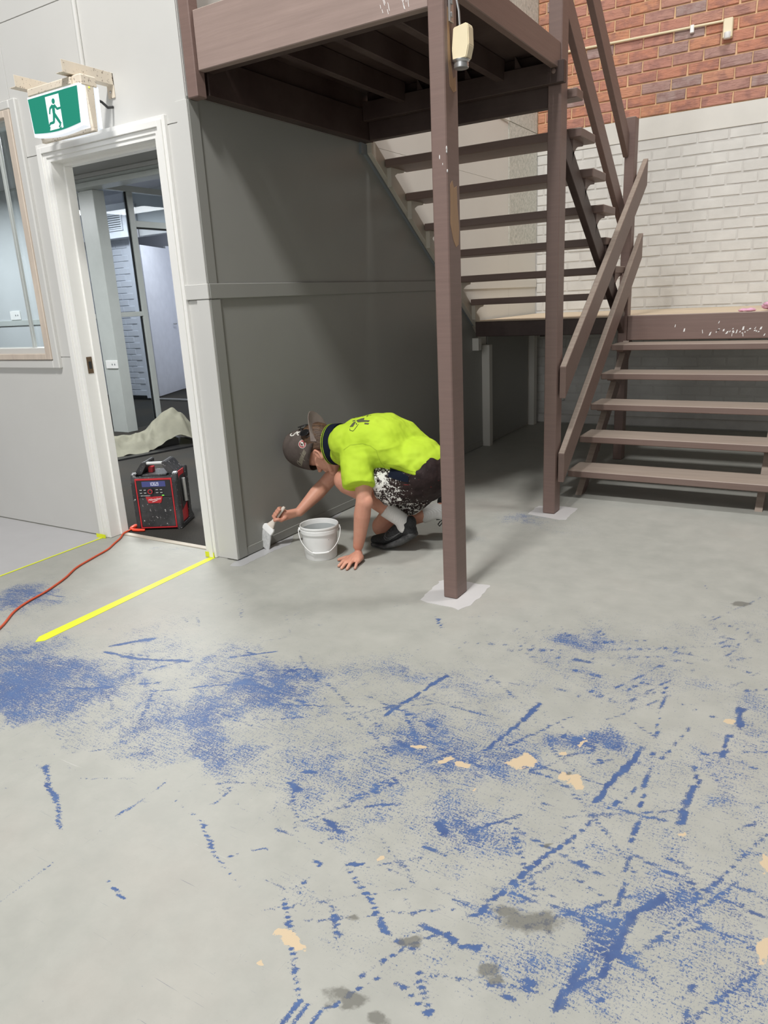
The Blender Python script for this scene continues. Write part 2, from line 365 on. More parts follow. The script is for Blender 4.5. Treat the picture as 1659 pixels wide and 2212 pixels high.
# ================================================================ FLOOR
FL = json.loads('''{"S":[[[[-1.866,1.037],[-1.768,0.98],[-1.714,0.963],[-1.586,0.886]],0.01,1],[[[-1.323,0.823],[-1.231,0.803]],0.0044,1],[[[-1.231,0.803],[-1.2,0.803]],0.0016,0.8],[[[-1.285,1.083],[-1.188,1.021],[-1.117,0.99]],0.0061,1],[[[-1.397,1.106],[-1.285,1.083]],0.0019,0.7],[[[-1.117,0.99],[-1.038,0.964]],0.0028,0.6],[[[-0.921,0.977],[-0.861,0.918],[-0.791,0.844],[-0.726,0.779]],0.0052,1],[[[-0.73,0.759],[-0.725,0.801]],0.0095,1],[[[-0.877,1.077],[-0.801,0.999]],0.0032,0.6],[[[-0.807,1.003],[-0.76,0.953]],0.0051,1],[[[-0.838,1.114],[-0.756,1.073],[-0.687,1.019]],0.0049,1],[[[-0.857,1.132],[-0.83,1.151]],0.0049,1],[[[-0.923,1.022],[-0.917,1.04]],0.0053,0.9],[[[-1.11,1.72],[-1.043,2.033]],0.0059,1],[[[-0.71,1.891],[-0.697,2.002]],0.0099,1],[[[-0.749,1.695],[-0.71,1.891]],0.0067,0.6],[[[-0.412,1.619],[-0.354,1.909]],0.0076,0.95],[[[-0.533,1.136],[-0.484,1.295],[-0.419,1.463]],0.0044,0.95],[[[-0.137,2.25],[-0.129,2.141]],0.011,0.9],[[[-0.15,2.077],[-0.154,1.962]],0.0065,0.9],[[[-0.205,1.63],[-0.205,1.726],[-0.199,1.792]],0.0083,0.8],[[[-0.189,1.797],[-0.212,1.874]],0.0071,0.6],[[[-0.316,1.015],[-0.308,1.073],[-0.298,1.136]],0.0084,0.8],[[[-0.25,1.186],[-0.251,1.248],[-0.237,1.309],[-0.198,1.372]],0.0091,0.9],[[[-2.321,1.619],[-2.149,1.631],[-1.96,1.71]],0.0076,0.95],[[[-2.348,1.663],[-2.241,1.782]],0.0116,0.7],[[[-1.799,1.84],[-1.706,1.914]],0.0054,1],[[[-1.835,1.802],[-1.799,1.84]],0.0036,0.7],[[[-0.564,1.066],[-0.537,1.055],[-0.496,1.065]],0.0067,1],[[[-0.64,1.065],[-0.579,1.064]],0.0044,0.9],[[[-0.573,0.962],[-0.546,0.931],[-0.509,0.898]],0.0045,0.9],[[[-0.599,0.925],[-0.507,0.884]],0.0036,0.8],[[[-1.309,2.461],[-1.234,2.375]],0.0086,1],[[[-0.105,1.098],[-0.11,1.149],[-0.107,1.189]],0.0037,0.8],[[[-0.668,0.899],[-0.628,0.993],[-0.585,1.054]],0.0023,0.8],[[[-0.72,0.76],[-0.682,0.824],[-0.636,0.916]],0.0021,0.8],[[[-0.241,1.023],[-0.273,1.276],[-0.304,1.655],[-0.364,2.296]],0.0012,0.8],[[[-1.499,0.667],[-1.487,0.881],[-1.489,1.158]],0.0016,0.8],[[[-1.477,0.887],[-1.485,1.172]],0.0018,0.7],[[[-1.061,1.181],[-1.007,1.248],[-0.902,1.45]],0.0018,0.5],[[[-1.302,1.221],[-1.295,1.159],[-1.304,1.134]],0.0046,0.8],[[[-0.387,1.394],[-0.338,1.372]],0.0042,0.9],[[[-0.932,1.105],[-0.915,1.101]],0.0078,1],[[[-1.115,1.033],[-1.125,1.02]],0.0051,0.9],[[[-1.09,1.064],[-1.055,1.083]],0.0052,0.7],[[[-0.727,1.356],[-0.702,1.332]],0.0116,0.8],[[[-0.699,1.019],[-0.67,1.009]],0.0088,0.9],[[[-0.647,1.008],[-0.603,1.007]],0.0057,0.8],[[[-0.408,0.996],[-0.391,1.0]],0.0052,0.9],[[[-0.388,1.04],[-0.361,1.044]],0.0062,0.8],[[[-0.455,1.796],[-0.438,1.781]],0.0019,1],[[[-1.171,1.311],[-1.129,1.299]],0.0091,0.9],[[[-1.17,1.363],[-1.134,1.381]],0.0046,0.9],[[[-0.997,1.234],[-0.926,1.214]],0.0072,0.7],[[[-0.326,1.726],[-0.382,1.575],[-0.419,1.463],[-0.489,1.308]],0.0024,0.6],[[[-0.393,3.263],[-0.363,3.189]],0.0058,0.8],[[[-0.956,0.653],[-0.931,0.643]],0.0022,0.9],[[[-0.808,0.858],[-0.788,0.851]],0.0047,1],[[[-3.155,1.897],[-2.984,1.913]],0.0036,0.5],[[[-0.698,1.747],[-0.579,1.986]],0.0027,0.5],[[[-0.493,1.985],[-0.34,2.242]],0.0028,0.4],[[[-0.059,1.506],[-0.196,1.227]],0.002,0.5],[[[-0.019,1.691],[-0.136,1.391]],0.0021,0.5],[[[-0.249,2.108],[-0.304,1.85]],0.0027,0.5]],"B":[[-3.172,1.921,3.688,5.376,-2.408,5.334,0.85],[-3.164,1.771,4.624,7.2,-3.381,7.388,0.8],[-2.92,1.942,4.951,6.608,-4.583,10.068,0.4],[-3.49,1.98,10.074,15.685,-10.346,23.323,-0.5],[-2.558,1.372,4.854,7.599,-1.847,3.807,0.75],[-2.416,1.441,3.977,5.672,-2.531,5.218,0.75],[-2.305,1.271,3.414,5.143,-2.985,6.04,0.8],[-2.272,1.359,3.792,5.348,-4.342,8.837,0.6],[-2.277,1.184,5.416,8.526,-4.925,9.883,0.6],[-2.177,1.186,7.894,11.893,-7.787,15.565,0.5],[-2.039,1.473,5.149,6.148,-3.247,6.608,0.3],[-2.226,1.744,7.507,8.474,-4.674,9.812,0.5],[-2.289,2.006,8.971,9.243,-4.274,9.204,0.35],[-2.039,1.623,5.082,5.607,-4.759,9.812,0.35],[-1.721,1.778,3.473,3.036,-3.994,8.234,0.5],[-1.622,1.713,3.641,3.107,-4.35,8.88,0.55],[-1.444,1.696,5.65,4.369,-4.738,9.587,0.55],[-1.593,1.389,8.324,8.284,-2.992,5.936,0.7],[-1.759,1.35,5.195,5.798,-4.012,7.989,0.45],[-1.647,1.53,4.004,3.803,-4.938,9.935,0.5],[-1.697,1.239,8.088,9.337,-7.344,14.451,0.35],[-1.201,1.518,2.674,1.916,-2.493,4.917,0.28],[-0.999,1.732,3.832,2.093,-2.291,4.561,0.25],[-0.848,1.595,3.408,1.729,-2.773,5.421,0.3],[-1.083,1.27,13.019,9.819,-12.166,23.382,0.4],[-0.946,1.222,11.82,8.149,-10.925,20.789,0.4],[-0.669,1.368,8.831,4.149,-6.821,12.98,0.45],[-0.611,1.407,26.939,11.493,-17.304,32.955,0.4],[-0.461,1.925,18.469,4.862,-7.383,14.602,0.85],[-0.521,1.842,9.228,2.777,-13.911,27.386,0.55],[-0.432,1.908,25.085,6.335,-10.627,20.96,0.4],[-0.699,2.43,3.902,1.174,-2.18,4.558,0.28],[-0.83,2.452,6.902,2.384,-3.498,7.371,0.2],[-0.431,2.332,6.65,1.411,-2.152,4.407,0.2],[-0.245,1.319,14.93,3.423,-7.404,13.771,0.45],[-0.252,1.197,24.412,6.165,-10.718,19.741,0.7],[-0.2,1.431,8.544,1.623,-4.098,7.678,0.35],[-0.147,1.819,8.18,1.074,-2.483,4.798,0.3],[-0.083,2.219,19.956,1.72,-2.756,5.502,0.3],[-0.108,1.216,7.563,1.191,-4.983,9.133,0.3],[-0.046,1.385,19.247,2.04,-3.094,5.736,0.35],[-0.265,1.108,18.944,5.237,-7.8,14.271,0.3],[-1.265,3.869,4.144,1.378,-1.847,4.56,0.45],[-1.532,3.91,5.78,2.265,-2.71,6.796,0.5],[-1.097,3.755,5.647,1.699,-3.265,7.907,0.3],[-1.781,2.705,6.436,4.043,-5.594,12.571,0.1],[-1.705,2.838,25.713,14.867,-10.72,24.319,0.5],[-2.422,2.544,16.348,14.461,-10.286,23.379,0.5],[-2.045,2.491,45.744,35.154,-14.187,31.598,0.7],[-2.3,2.508,5.679,4.846,-6.469,14.582,0.15],[-1.805,2.829,26.812,16.389,-4.427,10.074,0.3],[-1.596,3.46,12.101,5.509,-3.342,8.021,0.4],[-1.036,2.0,9.405,4.7,-8.517,17.388,0.5],[-1.2,2.031,6.579,3.697,-4.087,8.426,0.3],[-0.899,1.966,7.532,3.374,-7.369,14.911,0.3],[-1.843,1.024,15.324,22.094,-12.96,25.209,0.3],[-1.879,0.945,11.322,17.627,-15.6,30.199,0.25],[-1.709,1.081,6.124,7.906,-13.17,25.593,0.2],[-0.495,1.184,4.722,1.948,-1.615,3.003,0.05],[-0.918,1.016,18.968,14.668,-17.224,32.19,0.25],[-0.839,1.014,9.985,7.156,-5.86,10.912,0.15],[-0.727,0.939,7.334,4.926,-5.09,9.375,0.1],[-0.587,0.978,11.939,6.52,-7.251,13.316,0.2],[-0.538,0.925,16.814,8.918,-8.037,14.663,0.25],[-0.954,1.028,12.344,9.786,-10.999,20.609,0.1],[-0.461,1.291,7.694,2.809,-4.047,7.583,0.12],[-0.465,1.654,4.058,1.221,-2.778,5.368,0.15],[-0.388,1.33,11.871,3.721,-5.505,10.315,0.2],[-3.147,2.593,4.504,5.026,-6.182,14.533,0.25],[-2.954,2.617,9.412,9.809,-10.324,24.139,0.6],[-3.115,2.632,13.531,14.762,-12.321,29.034,0.4]],"T":[[-0.637,1.679,26.138,9.98,-13.235,25.823],[-0.627,1.708,40.475,15.046,-20.865,40.792],[-0.847,0.9,45.472,35.827,-20.549,37.927],[-0.825,0.896,31.978,24.729,-46.914,86.48],[-0.87,0.907,50.255,40.338,-50.613,93.563],[-0.019,1.586,75.975,6.178,-12.45,23.445],[-0.15,2.158,56.399,6.487,-29.846,59.428],[-0.517,1.849,147.057,43.801,-10.729,21.132],[-0.515,1.672,38.975,12.586,-16.221,31.46],[-0.471,1.673,44.291,13.329,-14.486,28.043],[-0.0,1.334,87.272,7.182,-10.844,19.973],[-0.931,1.623,35.786,19.401,-38.95,76.612],[-0.837,1.601,33.904,16.941,-34.592,67.632],[-0.543,1.78,92.75,29.657,-51.333,100.618],[-0.709,1.511,92.685,42.193,-60.121,115.997],[-0.865,0.833,137.072,116.246,-44.215,81.236],[-0.791,1.18,156.404,94.945,-26.263,49.469],[-1.114,0.723,44.399,51.839,-70.997,130.701],[-0.786,1.602,49.607,23.49,-30.322,59.161],[-0.19,1.601,68.193,11.467,-48.757,92.64]],"G":[[-0.667,0.849,20.966,14.08,-22.519,41.069],[-0.671,0.831,47.302,32.399,-31.73,57.792],[-0.626,1.019,32.665,18.227,-34.788,64.208],[-0.601,1.014,93.14,50.495,-53.58,98.737],[-0.454,1.027,42.794,18.409,-25.79,47.27],[-0.431,1.017,65.547,27.275,-48.072,87.947],[-0.752,1.011,60.226,39.388,-48.583,90.106],[-0.421,1.183,14.094,5.146,-16.366,30.336],[-0.473,1.182,31.75,12.662,-27.331,50.777],[-0.466,1.415,124.985,42.765,-42.985,81.394],[-1.09,0.752,143.634,160.118,-83.719,154.324],[-0.503,1.696,64.806,20.313,-37.538,72.919],[-0.226,3.089,29.115,3.085,-17.627,38.42],[-0.596,0.835,33.301,20.635,-44.61,81.015],[-0.468,1.037,72.308,31.617,-45.655,83.8],[-0.698,0.816,93.167,66.775,-102.157,186.066]],"line":[[-2.222,1.117],[-2.15,1.169],[-1.991,1.16],[-1.703,1.158],[-1.552,1.235],[-1.465,1.206],[-1.325,1.209],[-1.103,1.178],[-0.939,1.153],[-0.756,1.134],[-0.552,1.119],[-0.435,1.038],[-0.307,0.988]],"top":[[-2.838,1.499],[-2.457,1.775],[-2.253,1.971],[-1.723,1.94],[-1.358,2.032],[-1.095,2.081],[-0.858,1.986],[-0.874,2.188],[-1.002,2.414],[-0.756,2.622],[-0.43,2.729],[-0.132,3.158]]}''')
def make_floor():
    xs = np.concatenate([np.arange(-9, -4.2, 0.4), np.arange(-4.2, -2.7, 0.025), np.arange(-2.7, 0.25, 0.0095), np.arange(0.25, 1.0, 0.05), np.arange(1.0, 6.01, 0.5)])
    ys = np.concatenate([np.arange(-4, 0.8, 0.4), np.arange(0.8, 2.1, 0.0085), np.arange(2.1, 3.4, 0.016), np.arange(3.4, 5.2, 0.03), np.arange(5.2, 7.2, 0.2)])
    ys = np.unique(np.append(ys, [7.2])); X, Y = np.meshgrid(xs, ys)
    d = np.zeros_like(X)
    rs = np.random.RandomState(11)
    def vn(sc, ox=0.0):
        g = rs.rand(256, 256); u = (X+20)*sc+ox; v = (Y+20)*sc; i = np.floor(u).astype(int); j = np.floor(v).astype(int); fu = u-i; fv = v-j
        fu = fu*fu*(3-2*fu); fv = fv*fv*(3-2*fv); a = g[i % 256, j % 256]; b_ = g[(i+1) % 256, j % 256]; c_ = g[i % 256, (j+1) % 256]; e_ = g[(i+1) % 256, (j+1) % 256]
        return (a*(1-fu)+b_*fu)*(1-fv)+(c_*(1-fu)+e_*fu)*fv
    def fbm(sc): return (vn(sc)*0.5+vn(sc*2.1)*0.27+vn(sc*4.3)*0.15+vn(sc*9.1)*0.08)
    wx = (fbm(5)-0.5)*0.20; wy = (fbm(5)-0.5)*0.16
    XO, YO = X, Y; X = X+wx; Y = Y+wy
    # region of general speckle: between two hand-placed boundaries
    ln = np.array(FL['line']); tp = np.array(FL['top'])
    nz = 0.04*np.sin(X*23+Y*9)+0.03*np.sin(X*51-Y*37)+0.02*np.sin(X*90+Y*70)
    yl = np.interp(X, ln[:, 0], ln[:, 1])+nz*0.7
    order = np.argsort(tp[:, 0]); yt = np.interp(X, tp[order, 0], tp[order, 1])+nz
    sm = lambda v, a, b: np.clip((v-a)/(b-a), 0, 1)
    d += 0.42*sm(Y, yl-0.02, yl+0.03)*(1-sm(Y, yt-0.1, yt+0.35))*sm(X, -4.5, -3.5)
    d += 0.20*sm(X, -1.3, -0.7)*(1-sm(Y, 1.0, 1.3)); d += 0.03*(1-sm(Y, 2.3, 3.0))+0.015
    for c in FL['B']:
        u = (X-c[0])*c[2]+(Y-c[1])*c[3]; v = (X-c[0])*c[4]+(Y-c[1])*c[5]
        d += c[6]*1.05*np.exp(-(u*u+v*v)*0.9)
    m_ = np.clip((fbm(6)-0.33)*3.2, 0, 1.25); m2_ = np.clip((fbm(16)-0.30)*2.6, 0.1, 1.3); d = d*(0.62+0.36*m_)*(0.66+0.34*m2_)*1.1
    X, Y = XO+(fbm(30)-0.5)*0.018, YO+(fbm(30)-0.5)*0.018
    s = np.zeros_like(X)
    rq = np.random.RandomState(3); EX = []
    for i in range(230):
        x0 = rq.uniform(-2.4, 0.3); y0 = rq.uniform(0.85, 2.9)
        if y0 < 1.25 and x0 < -1.0 and rq.rand() < .4: continue
        a = rq.choice([0.62, -0.35, 1.1, 0.15, 2.4])+rq.normal(0, .22); L_ = rq.uniform(.05, .35)
        EX.append([[[x0, y0], [x0+L_*math.cos(a)*.5+rq.normal(0, .004), y0+L_*math.sin(a)*.5], [x0+L_*math.cos(a), y0+L_*math.sin(a)]], rq.uniform(.0022, .0030), rq.uniform(.28, .5)])
    for pl, wd, st in [[p_, w_*0.72, s_] for p_, w_, s_ in FL['S']]+EX:
        for a, b in zip(pl, pl[1:]):
            a = np.array(a); b = np.array(b); e = b-a; L = (e**2).sum()+1e-9
            tt = np.clip(((X-a[0])*e[0]+(Y-a[1])*e[1])/L, 0, 1)
            dist = np.hypot(X-a[0]-tt*e[0], Y-a[1]-tt*e[1])
            wv = max(wd, 0.0022)*(0.95+0.25*np.sin(tt*9+a[0]*40))
            s = np.maximum(s, st*np.clip(1.45-0.95*dist/np.maximum(wv, 0.002), 0, 1))
    d = np.clip(d, 0, 1.05)/1.05; s = np.clip(s, 0, 1)
    X = XO+(fbm(25)-0.5)*0.05; Y = YO+(fbm(25)-0.5)*0.05
    def gs(L, k):
        g = np.zeros_like(X)
        for c in L:
            u = (X-c[0])*c[2]+(Y-c[1])*c[3]; v = (X-c[0])*c[4]+(Y-c[1])*c[5]; g = np.maximum(g, np.exp(-(u*u+v*v)*k))
        return g
    s = s*np.clip(0.65+(fbm(40)-0.35)*2.0, 0.45, 1.08)
    tan = gs(FL['T'], 0.75); gr = gs(FL['G'], 0.8)
    s = np.clip(s, 0, 1); X, Y = XO, YO
    ny, nx = X.shape
    co = np.stack([X.ravel(), Y.ravel(), np.zeros(X.size)], 1)
    i = (np.arange(ny-1)[:, None]*nx+np.arange(nx-1)[None, :]).ravel()
    q = np.stack([i, i+1, i+nx+1, i+nx], 1)
    me = bpy.data.meshes.new('floor'); me.vertices.add(len(co)); me.vertices.foreach_set('co', co.ravel())
    me.loops.add(q.size); me.loops.foreach_set('vertex_index', q.ravel()); me.polygons.add(len(q)); me.polygons.foreach_set('loop_start', np.arange(0, q.size, 4)); me.update()
    ca = me.color_attributes.new('wear', 'FLOAT_COLOR', 'POINT')
    ca.data.foreach_set('color', np.stack([d.ravel(), tan.ravel(), gr.ravel(), s.ravel()], 1).ravel())
    me.materials.append(MT['floor']); o = bpy.data.objects.new('floor', me); COL.objects.link(o); return o
floor = struct(make_floor())
def patch(name, pts, z, mat, parent, seed=1, amp=0.006, thick=0.0012):
    """thin film of paint with a ragged hand-brushed outline"""
    rr = random.Random(seed); P = []
    n = len(pts)
    for i in range(n):
        a = Vector(pts[i]); b = Vector(pts[(i+1) % n]); m = max(1, int((b-a).length/0.02))
        for k in range(m):
            p = a+(b-a)*(k/m); nn = Vector((-(b-a).y, (b-a).x)).normalized()*rr.uniform(-amp, amp); P.append((p.x+nn.x, p.y+nn.y))
    bm = bmesh.new(); prism(bm, P, 2, z, z+thick)
    return obj(name, bm, mat, parent)
patch('paint_patch', [(-1.472,2.805),(-1.454,2.827),(-1.345,2.854),(-1.263,2.853),(-1.234,2.859),(-1.228,2.84),(-1.221,2.744),(-1.219,2.658),(-1.222,2.617),(-1.246,2.549),(-1.285,2.563),(-1.317,2.564),(-1.401,2.564),(-1.446,2.581),(-1.45,2.62),(-1.461,2.795)], 0, MT['freshwhite'], floor, 1, 0.004)['label'] = 'pale primer patch round the front post foot'
patch('paint_patch', [(-1.474,4.166),(-1.472,3.981),(-1.351,3.95),(-1.266,3.936),(-1.234,3.949),(-1.234,4.095),(-1.237,4.2),(-1.295,4.209),(-1.34,4.212)], 0, MT['freshwhite'], floor, 2, 0.004)['label'] = 'pale primer patch round the stair post foot'
patch('paint_patch', [(-2.556,2.66),(-2.553,2.59),(-2.54,2.56),(-2.477,2.582),(-2.477,2.74),(-2.476,2.86),(-2.461,2.95),(-2.49,3.02),(-2.548,3.1)], 0, MT['wetgrey'], floor, 3, 0.004)['label'] = 'freshly brushed strip along the wall base'
patch('paint_patch', [(-2.556,3.22),(-2.55,3.6),(-2.496,3.421),(-2.50,3.30)], 0, MT['wetgrey'], floor, 4, 0.006)
patch('paint_field', [(-3.60,2.636),(-3.566,1.95),(-3.45,0.4),(-3.4,-1.0),(-8.5,-1.0),(-8.5,2.636)], 0, MT['freshgrey'], floor, 5, 0.0, 0.001)['label'] = 'newly painted smooth grey floor beyond the tape'
def strip(name, a, b, wd, mat, z, th, label=None):
    a = Vector(a); b = Vector(b); n = Vector((-(b-a).y, (b-a).x)).normalized()*wd/2
    bm = bmesh.new(); prism(bm, [tuple(a-n), tuple(b-n), tuple(b+n), tuple(a+n)], 2, z, z+th)
    return bm
MT['tape'] = plain('fluoro_yellow_tape', srgb(232, 240, 40), 0.4)
bm = bmesh.new(); prism(bm, [(-2.668,1.546),(-2.643,1.572),(-2.700,2.63),(-2.764,2.666),(-2.764,2.632),(-2.736,2.628),(-2.70,1.585)], 2, 0.0003, 0.0012); bx(bm, -2.764, -2.702, 2.6155, 2.617, 0.001, 0.03)
tag(obj('masking_tape', bm, MT['tape']), 'wide yellow tape strip on the floor from the right door jamb', 'tape')
bm = strip('x', (-3.595,2.605), (-3.5,0.8), 0.014, None, 0.001, 0.001); bx(bm, -3.64, -3.56, 2.606, 2.6085, 0.001, 0.024)
tag(obj('masking_tape', bm, MT['tape']), 'thin yellow tape line on the floor from the left door jamb', 'tape')
struct(box('room_floor', -12, -2.66, 2.735, 9.4, -0.05, 0.004, MT['carpet'], bev=0))
struct(box('threshold_trim', -3.56, -2.75, 2.70, 2.735, 0, 0.006, MT['cream'], bev=0.001))

# ================================================================ FRONT WALL (faces the camera, y = 2.64)
wf = bpy.data.objects.new('wall_front', None); COL.objects.link(wf); struct(wf)
DX0, DX1, DZ = -3.56, -2.75, 2.045          # door opening
WX0, WX1, WZ0, WZ1 = -5.6, -3.865, 1.10, 2.27  # window opening
bm = bmesh.new()
for a in [(-9, WX0, 0, 4.6), (WX0, WX1, 0, WZ0), (WX0, WX1, WZ1, 4.6), (WX1, DX0, 0, 4.6), (DX0, DX1, DZ, 4.6), (DX1, -2.562, 0, 4.6)]:
    bx(bm, a[0], a[1], 2.648, 2.74, a[2], a[3])
obj('wall_core', bm, MT['wall'], wf)
G = 0.0018
for a in [(-9, -3.19, 2.697, 4.6), (-3.19, -2.562, 2.075, 4.6), (-3.80, -3.19, 2.075, 2.697), (-9, -3.80, 2.36, 2.697), (-9, WX0, 1.047, 2.36), (WX0, WX1, WZ1, 2.36), (WX1, -3.80, 1.047, 2.36),
          (-3.80, DX0, 1.047, 2.075), (WX0, WX1, 1.047, WZ0), (-9, DX0, 0.004, 1.047), (DX1, -2.562, 0.0, 1.31), (DX1, -2.562, 1.38, 2.075), (DX1, -2.562, 1.31, 1.38)]:
    box('wall_panel', a[0]+G, a[1]-G, 2.64, 2.649, a[2]+G, a[3]-G, MT['wall'], wf, 0.0008)
# corner boards
ct = struct(bpy.data.objects.new('trim_1', None)); COL.objects.link(ct)
box('corner_board', -2.622, -2.553, 2.632, 2.64, 1.382, 2.156, MT['wall'], ct, 0.001)
box('corner_board', -2.626, -2.549, 2.630, 2.64, 0.008, 1.31, MT['wall'], ct, 0.001)
box('rail_board', -2.70, -2.546, 2.626, 2.64, 1.312, 1.382, MT['wall'], ct, 0.003)
# door lining and architrave
d1 = struct(bpy.data.objects.new('door_1', None)); COL.objects.link(d1)
def architrave(par):
    # moulded casing, outer -3.625..-2.70 , z 2.115
    O = [(-3.63, -3.612, 0.018), (-3.612, -3.585, 0.026), (-3.585, -3.562, 0.016)]
    for i, (a, b, t_) in enumerate(O): box('casing', a, b, 2.64-t_, 2.641, 0.002, 2.115-(a+3.63), MT['white'], par, 0.0015)
    for a, b, t_ in [(-2.758, -2.735, 0.016), (-2.735, -2.708, 0.026), (-2.708, -2.69, 0.018)]: box('casing', a, b, 2.64-t_, 2.641, 0.002, 2.115-(-2.69-b), MT['white'], par, 0.0015)
    for a, b, t_, xa, xb in [(2.047, 2.070, 0.016, -3.562, -2.758), (2.070, 2.097, 0.026, -3.585, -2.735), (2.097, 2.115, 0.018, -3.612, -2.708)]: box('casing', xa, xb, 2.64-t_, 2.641, a, b, MT['white'], par, 0.0015)
architrave(d1)
box('jamb', -3.564, -3.54, 2.63, 2.75, 0.002, 2.029, MT['white'], d1, 0.001); box('jamb', -2.77, -2.746, 2.63, 2.75, 0.002, 2.029, MT['white'], d1, 0.001)
box('jamb_head', -3.564, -2.746, 2.63, 2.75, 2.028, 2.052, MT['white'], d1, 0.0005)
box('door_stop', -3.541, -3.526, 2.70, 2.749, 0.002, 2.0145, MT['white'], d1, 0.001); box('door_stop', -2.784, -2.769, 2.70, 2.749, 0.002, 2.0145, MT['white'], d1); box('door_stop', -3.541, -2.769, 2.70, 2.749, 2.014, 2.03, MT['white'], d1, 0.0005)
sp = box('strike_plate', -3.5405, -3.537, 2.655, 2.69, 0.955, 1.045, MT['brass'], d1, 0.001)
box('latch_hole', -3.5372, -3.5362, 2.664, 2.682, 0.98, 1.02, MT['blackrub'], sp, 0)
# window
w1 = struct(bpy.data.objects.new('window_1', None)); COL.objects.link(w1)
box('architrave', -3.787, -3.735, 2.618, 2.645, 0.985, 2.355, MT['wall'], w1, 0.006); box('architrave', -5.75, -3.787, 2.618, 2.645, 0.985, 1.033, MT['wall'], w1, 0.006); box('architrave', -5.75, -3.787, 2.618, 2.645, 2.31, 2.355, MT['wall'], w1, 0.006)
box('timber_stop', -3.835, -3.787, 2.612, 2.70, 1.035, 2.308, MT['rawtimber'], w1, 0.003); box('timber_stop', -5.7, -3.835, 2.612, 2.70, 1.035, 1.068, MT['rawtimber'], w1, 0.003); box('timber_stop', -5.7, -3.835, 2.612, 2.70, 2.275, 2.308, MT['rawtimber'], w1, 0.003)
box('window_frame', -3.865, -3.835, 2.655, 2.72, 1.068, 2.275, MT['alu'], w1); box('window_frame', -5.65, -3.865, 2.655, 2.72, 1.068, 1.088, MT['alu'], w1); box('window_frame', -5.65, -3.865, 2.655, 2.72, 2.25, 2.275, MT['alu'], w1)
sh = box('window_sash', -4.03, -4.008, 2.672, 2.69, 1.10, 2.25, MT['alu'], w1); box('window_sash', -5.6, -4.008, 2.672, 2.69, 1.088, 1.104, MT['alu'], w1)
box('window_pane', -5.6, -4.03, 2.678, 2.682, 1.104, 2.25, MT['glass'], w1, 0); box('window_pane', -4.03, -3.865, 2.70, 2.704, 1.088, 2.25, MT['glass'], w1, 0)
# surface conduit above the exit sign
bm = bmesh.new(); tube(bm, [(-3.19, 2.632, 2.38), (-3.19, 2.632, 4.5)], 0.0115, 12); tag(obj('conduit', bm, MT['wall'], smooth=1), 'thin grey vertical conduit on the wall above the exit sign', 'pipe')

# ================================================================ SIDE WALL under the stair (x = -2.56)
ws = bpy.data.objects.new('wall_side', None); COL.objects.link(ws); struct(ws)
box('wall_core', -2.66, -2.562, 2.745, 7.095, 0, 4.6, MT['sidetop'], ws, 0)
bm = bmesh.new(); bx(bm, -2.6615, -2.5625, 2.6495, 2.7445, 0.0, 4.599); obj('wall_core', bm, MT['sidetop'], ws)
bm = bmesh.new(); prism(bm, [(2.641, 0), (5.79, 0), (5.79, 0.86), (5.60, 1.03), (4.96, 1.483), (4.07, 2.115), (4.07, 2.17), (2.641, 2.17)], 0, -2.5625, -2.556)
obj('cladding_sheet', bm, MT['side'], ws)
box('upper_sheet', -2.5625, -2.558, 2.70, 6.40, 2.172, 4.6, MT['sidetop'], ws, 0)
bm = bmesh.new(); prism(bm, [(4.08, 2.17), (4.97, 1.50), (5.60, 1.05), (6.40, 1.05), (6.40, 2.17)], 0, -2.5625, -2.558); obj('upper_sheet', bm, MT['sidetop'], ws)
box('render_panel', -2.5625, -2.553, 6.402, 7.095, 1.66, 2.655, MT['render'], ws, 0.002); box('render_panel', -2.5625, -2.553, 6.402, 7.095, 2.66, 4.6, MT['render'], ws, 0.002)
box('upper_sheet', -2.5625, -2.558, 6.402, 7.095, 1.05, 1.655, MT['sidetop'], ws, 0)
bm = bmesh.new(); tube(bm, [(-2.553, 6.13, 2.662), (-2.548, 6.385, 2.655)], 0.006, 6); obj('ceiling_trim', bm, MT['sidetop'], ws)
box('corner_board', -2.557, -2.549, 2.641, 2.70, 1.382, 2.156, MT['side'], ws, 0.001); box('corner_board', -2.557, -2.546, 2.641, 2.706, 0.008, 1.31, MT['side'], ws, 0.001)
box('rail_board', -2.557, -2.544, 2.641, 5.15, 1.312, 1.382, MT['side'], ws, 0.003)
box('rail_board', -2.559, -2.548, 5.17, 7.09, 1.312, 1.382, MT['sidetop'], ws, 0.003)
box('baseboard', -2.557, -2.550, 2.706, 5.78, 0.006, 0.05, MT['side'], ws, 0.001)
bm = bmesh.new(); prism(bm, [(4.03, 2.11), (4.075, 2.11), (4.96, 1.478), (5.60, 1.028), (5.60, 1.078), (4.97, 1.53), (4.11, 2.165), (4.03, 2.172)], 0, -2.557, -2.538)
obj('raking_trim', bm, MT['cap'], ws)
# storage door under the landing
d2 = struct(bpy.data.objects.new('door_2', None)); COL.objects.link(d2)
box('jamb', -2.562, -2.49, 5.795, 5.86, 0.0, 0.86, MT['sidetop'], d2, 0.002)['label'] = 'pale vertical jamb post'
box('jamb', -2.562, -2.495, 6.90, 6.98, 0.0, 0.95, MT['sidetop'], d2, 0.002)
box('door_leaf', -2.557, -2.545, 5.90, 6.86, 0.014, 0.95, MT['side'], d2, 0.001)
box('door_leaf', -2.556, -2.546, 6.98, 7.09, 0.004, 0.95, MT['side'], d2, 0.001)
box('landing_block', -2.556, -2.50, 5.60, 5.66, 0.83, 0.93, MT['sidetop'], d2, 0.002)
box('transom', -2.562, -2.54, 5.80, 7.09, 0.955, 1.03, MT['side'], d2, 0.001)

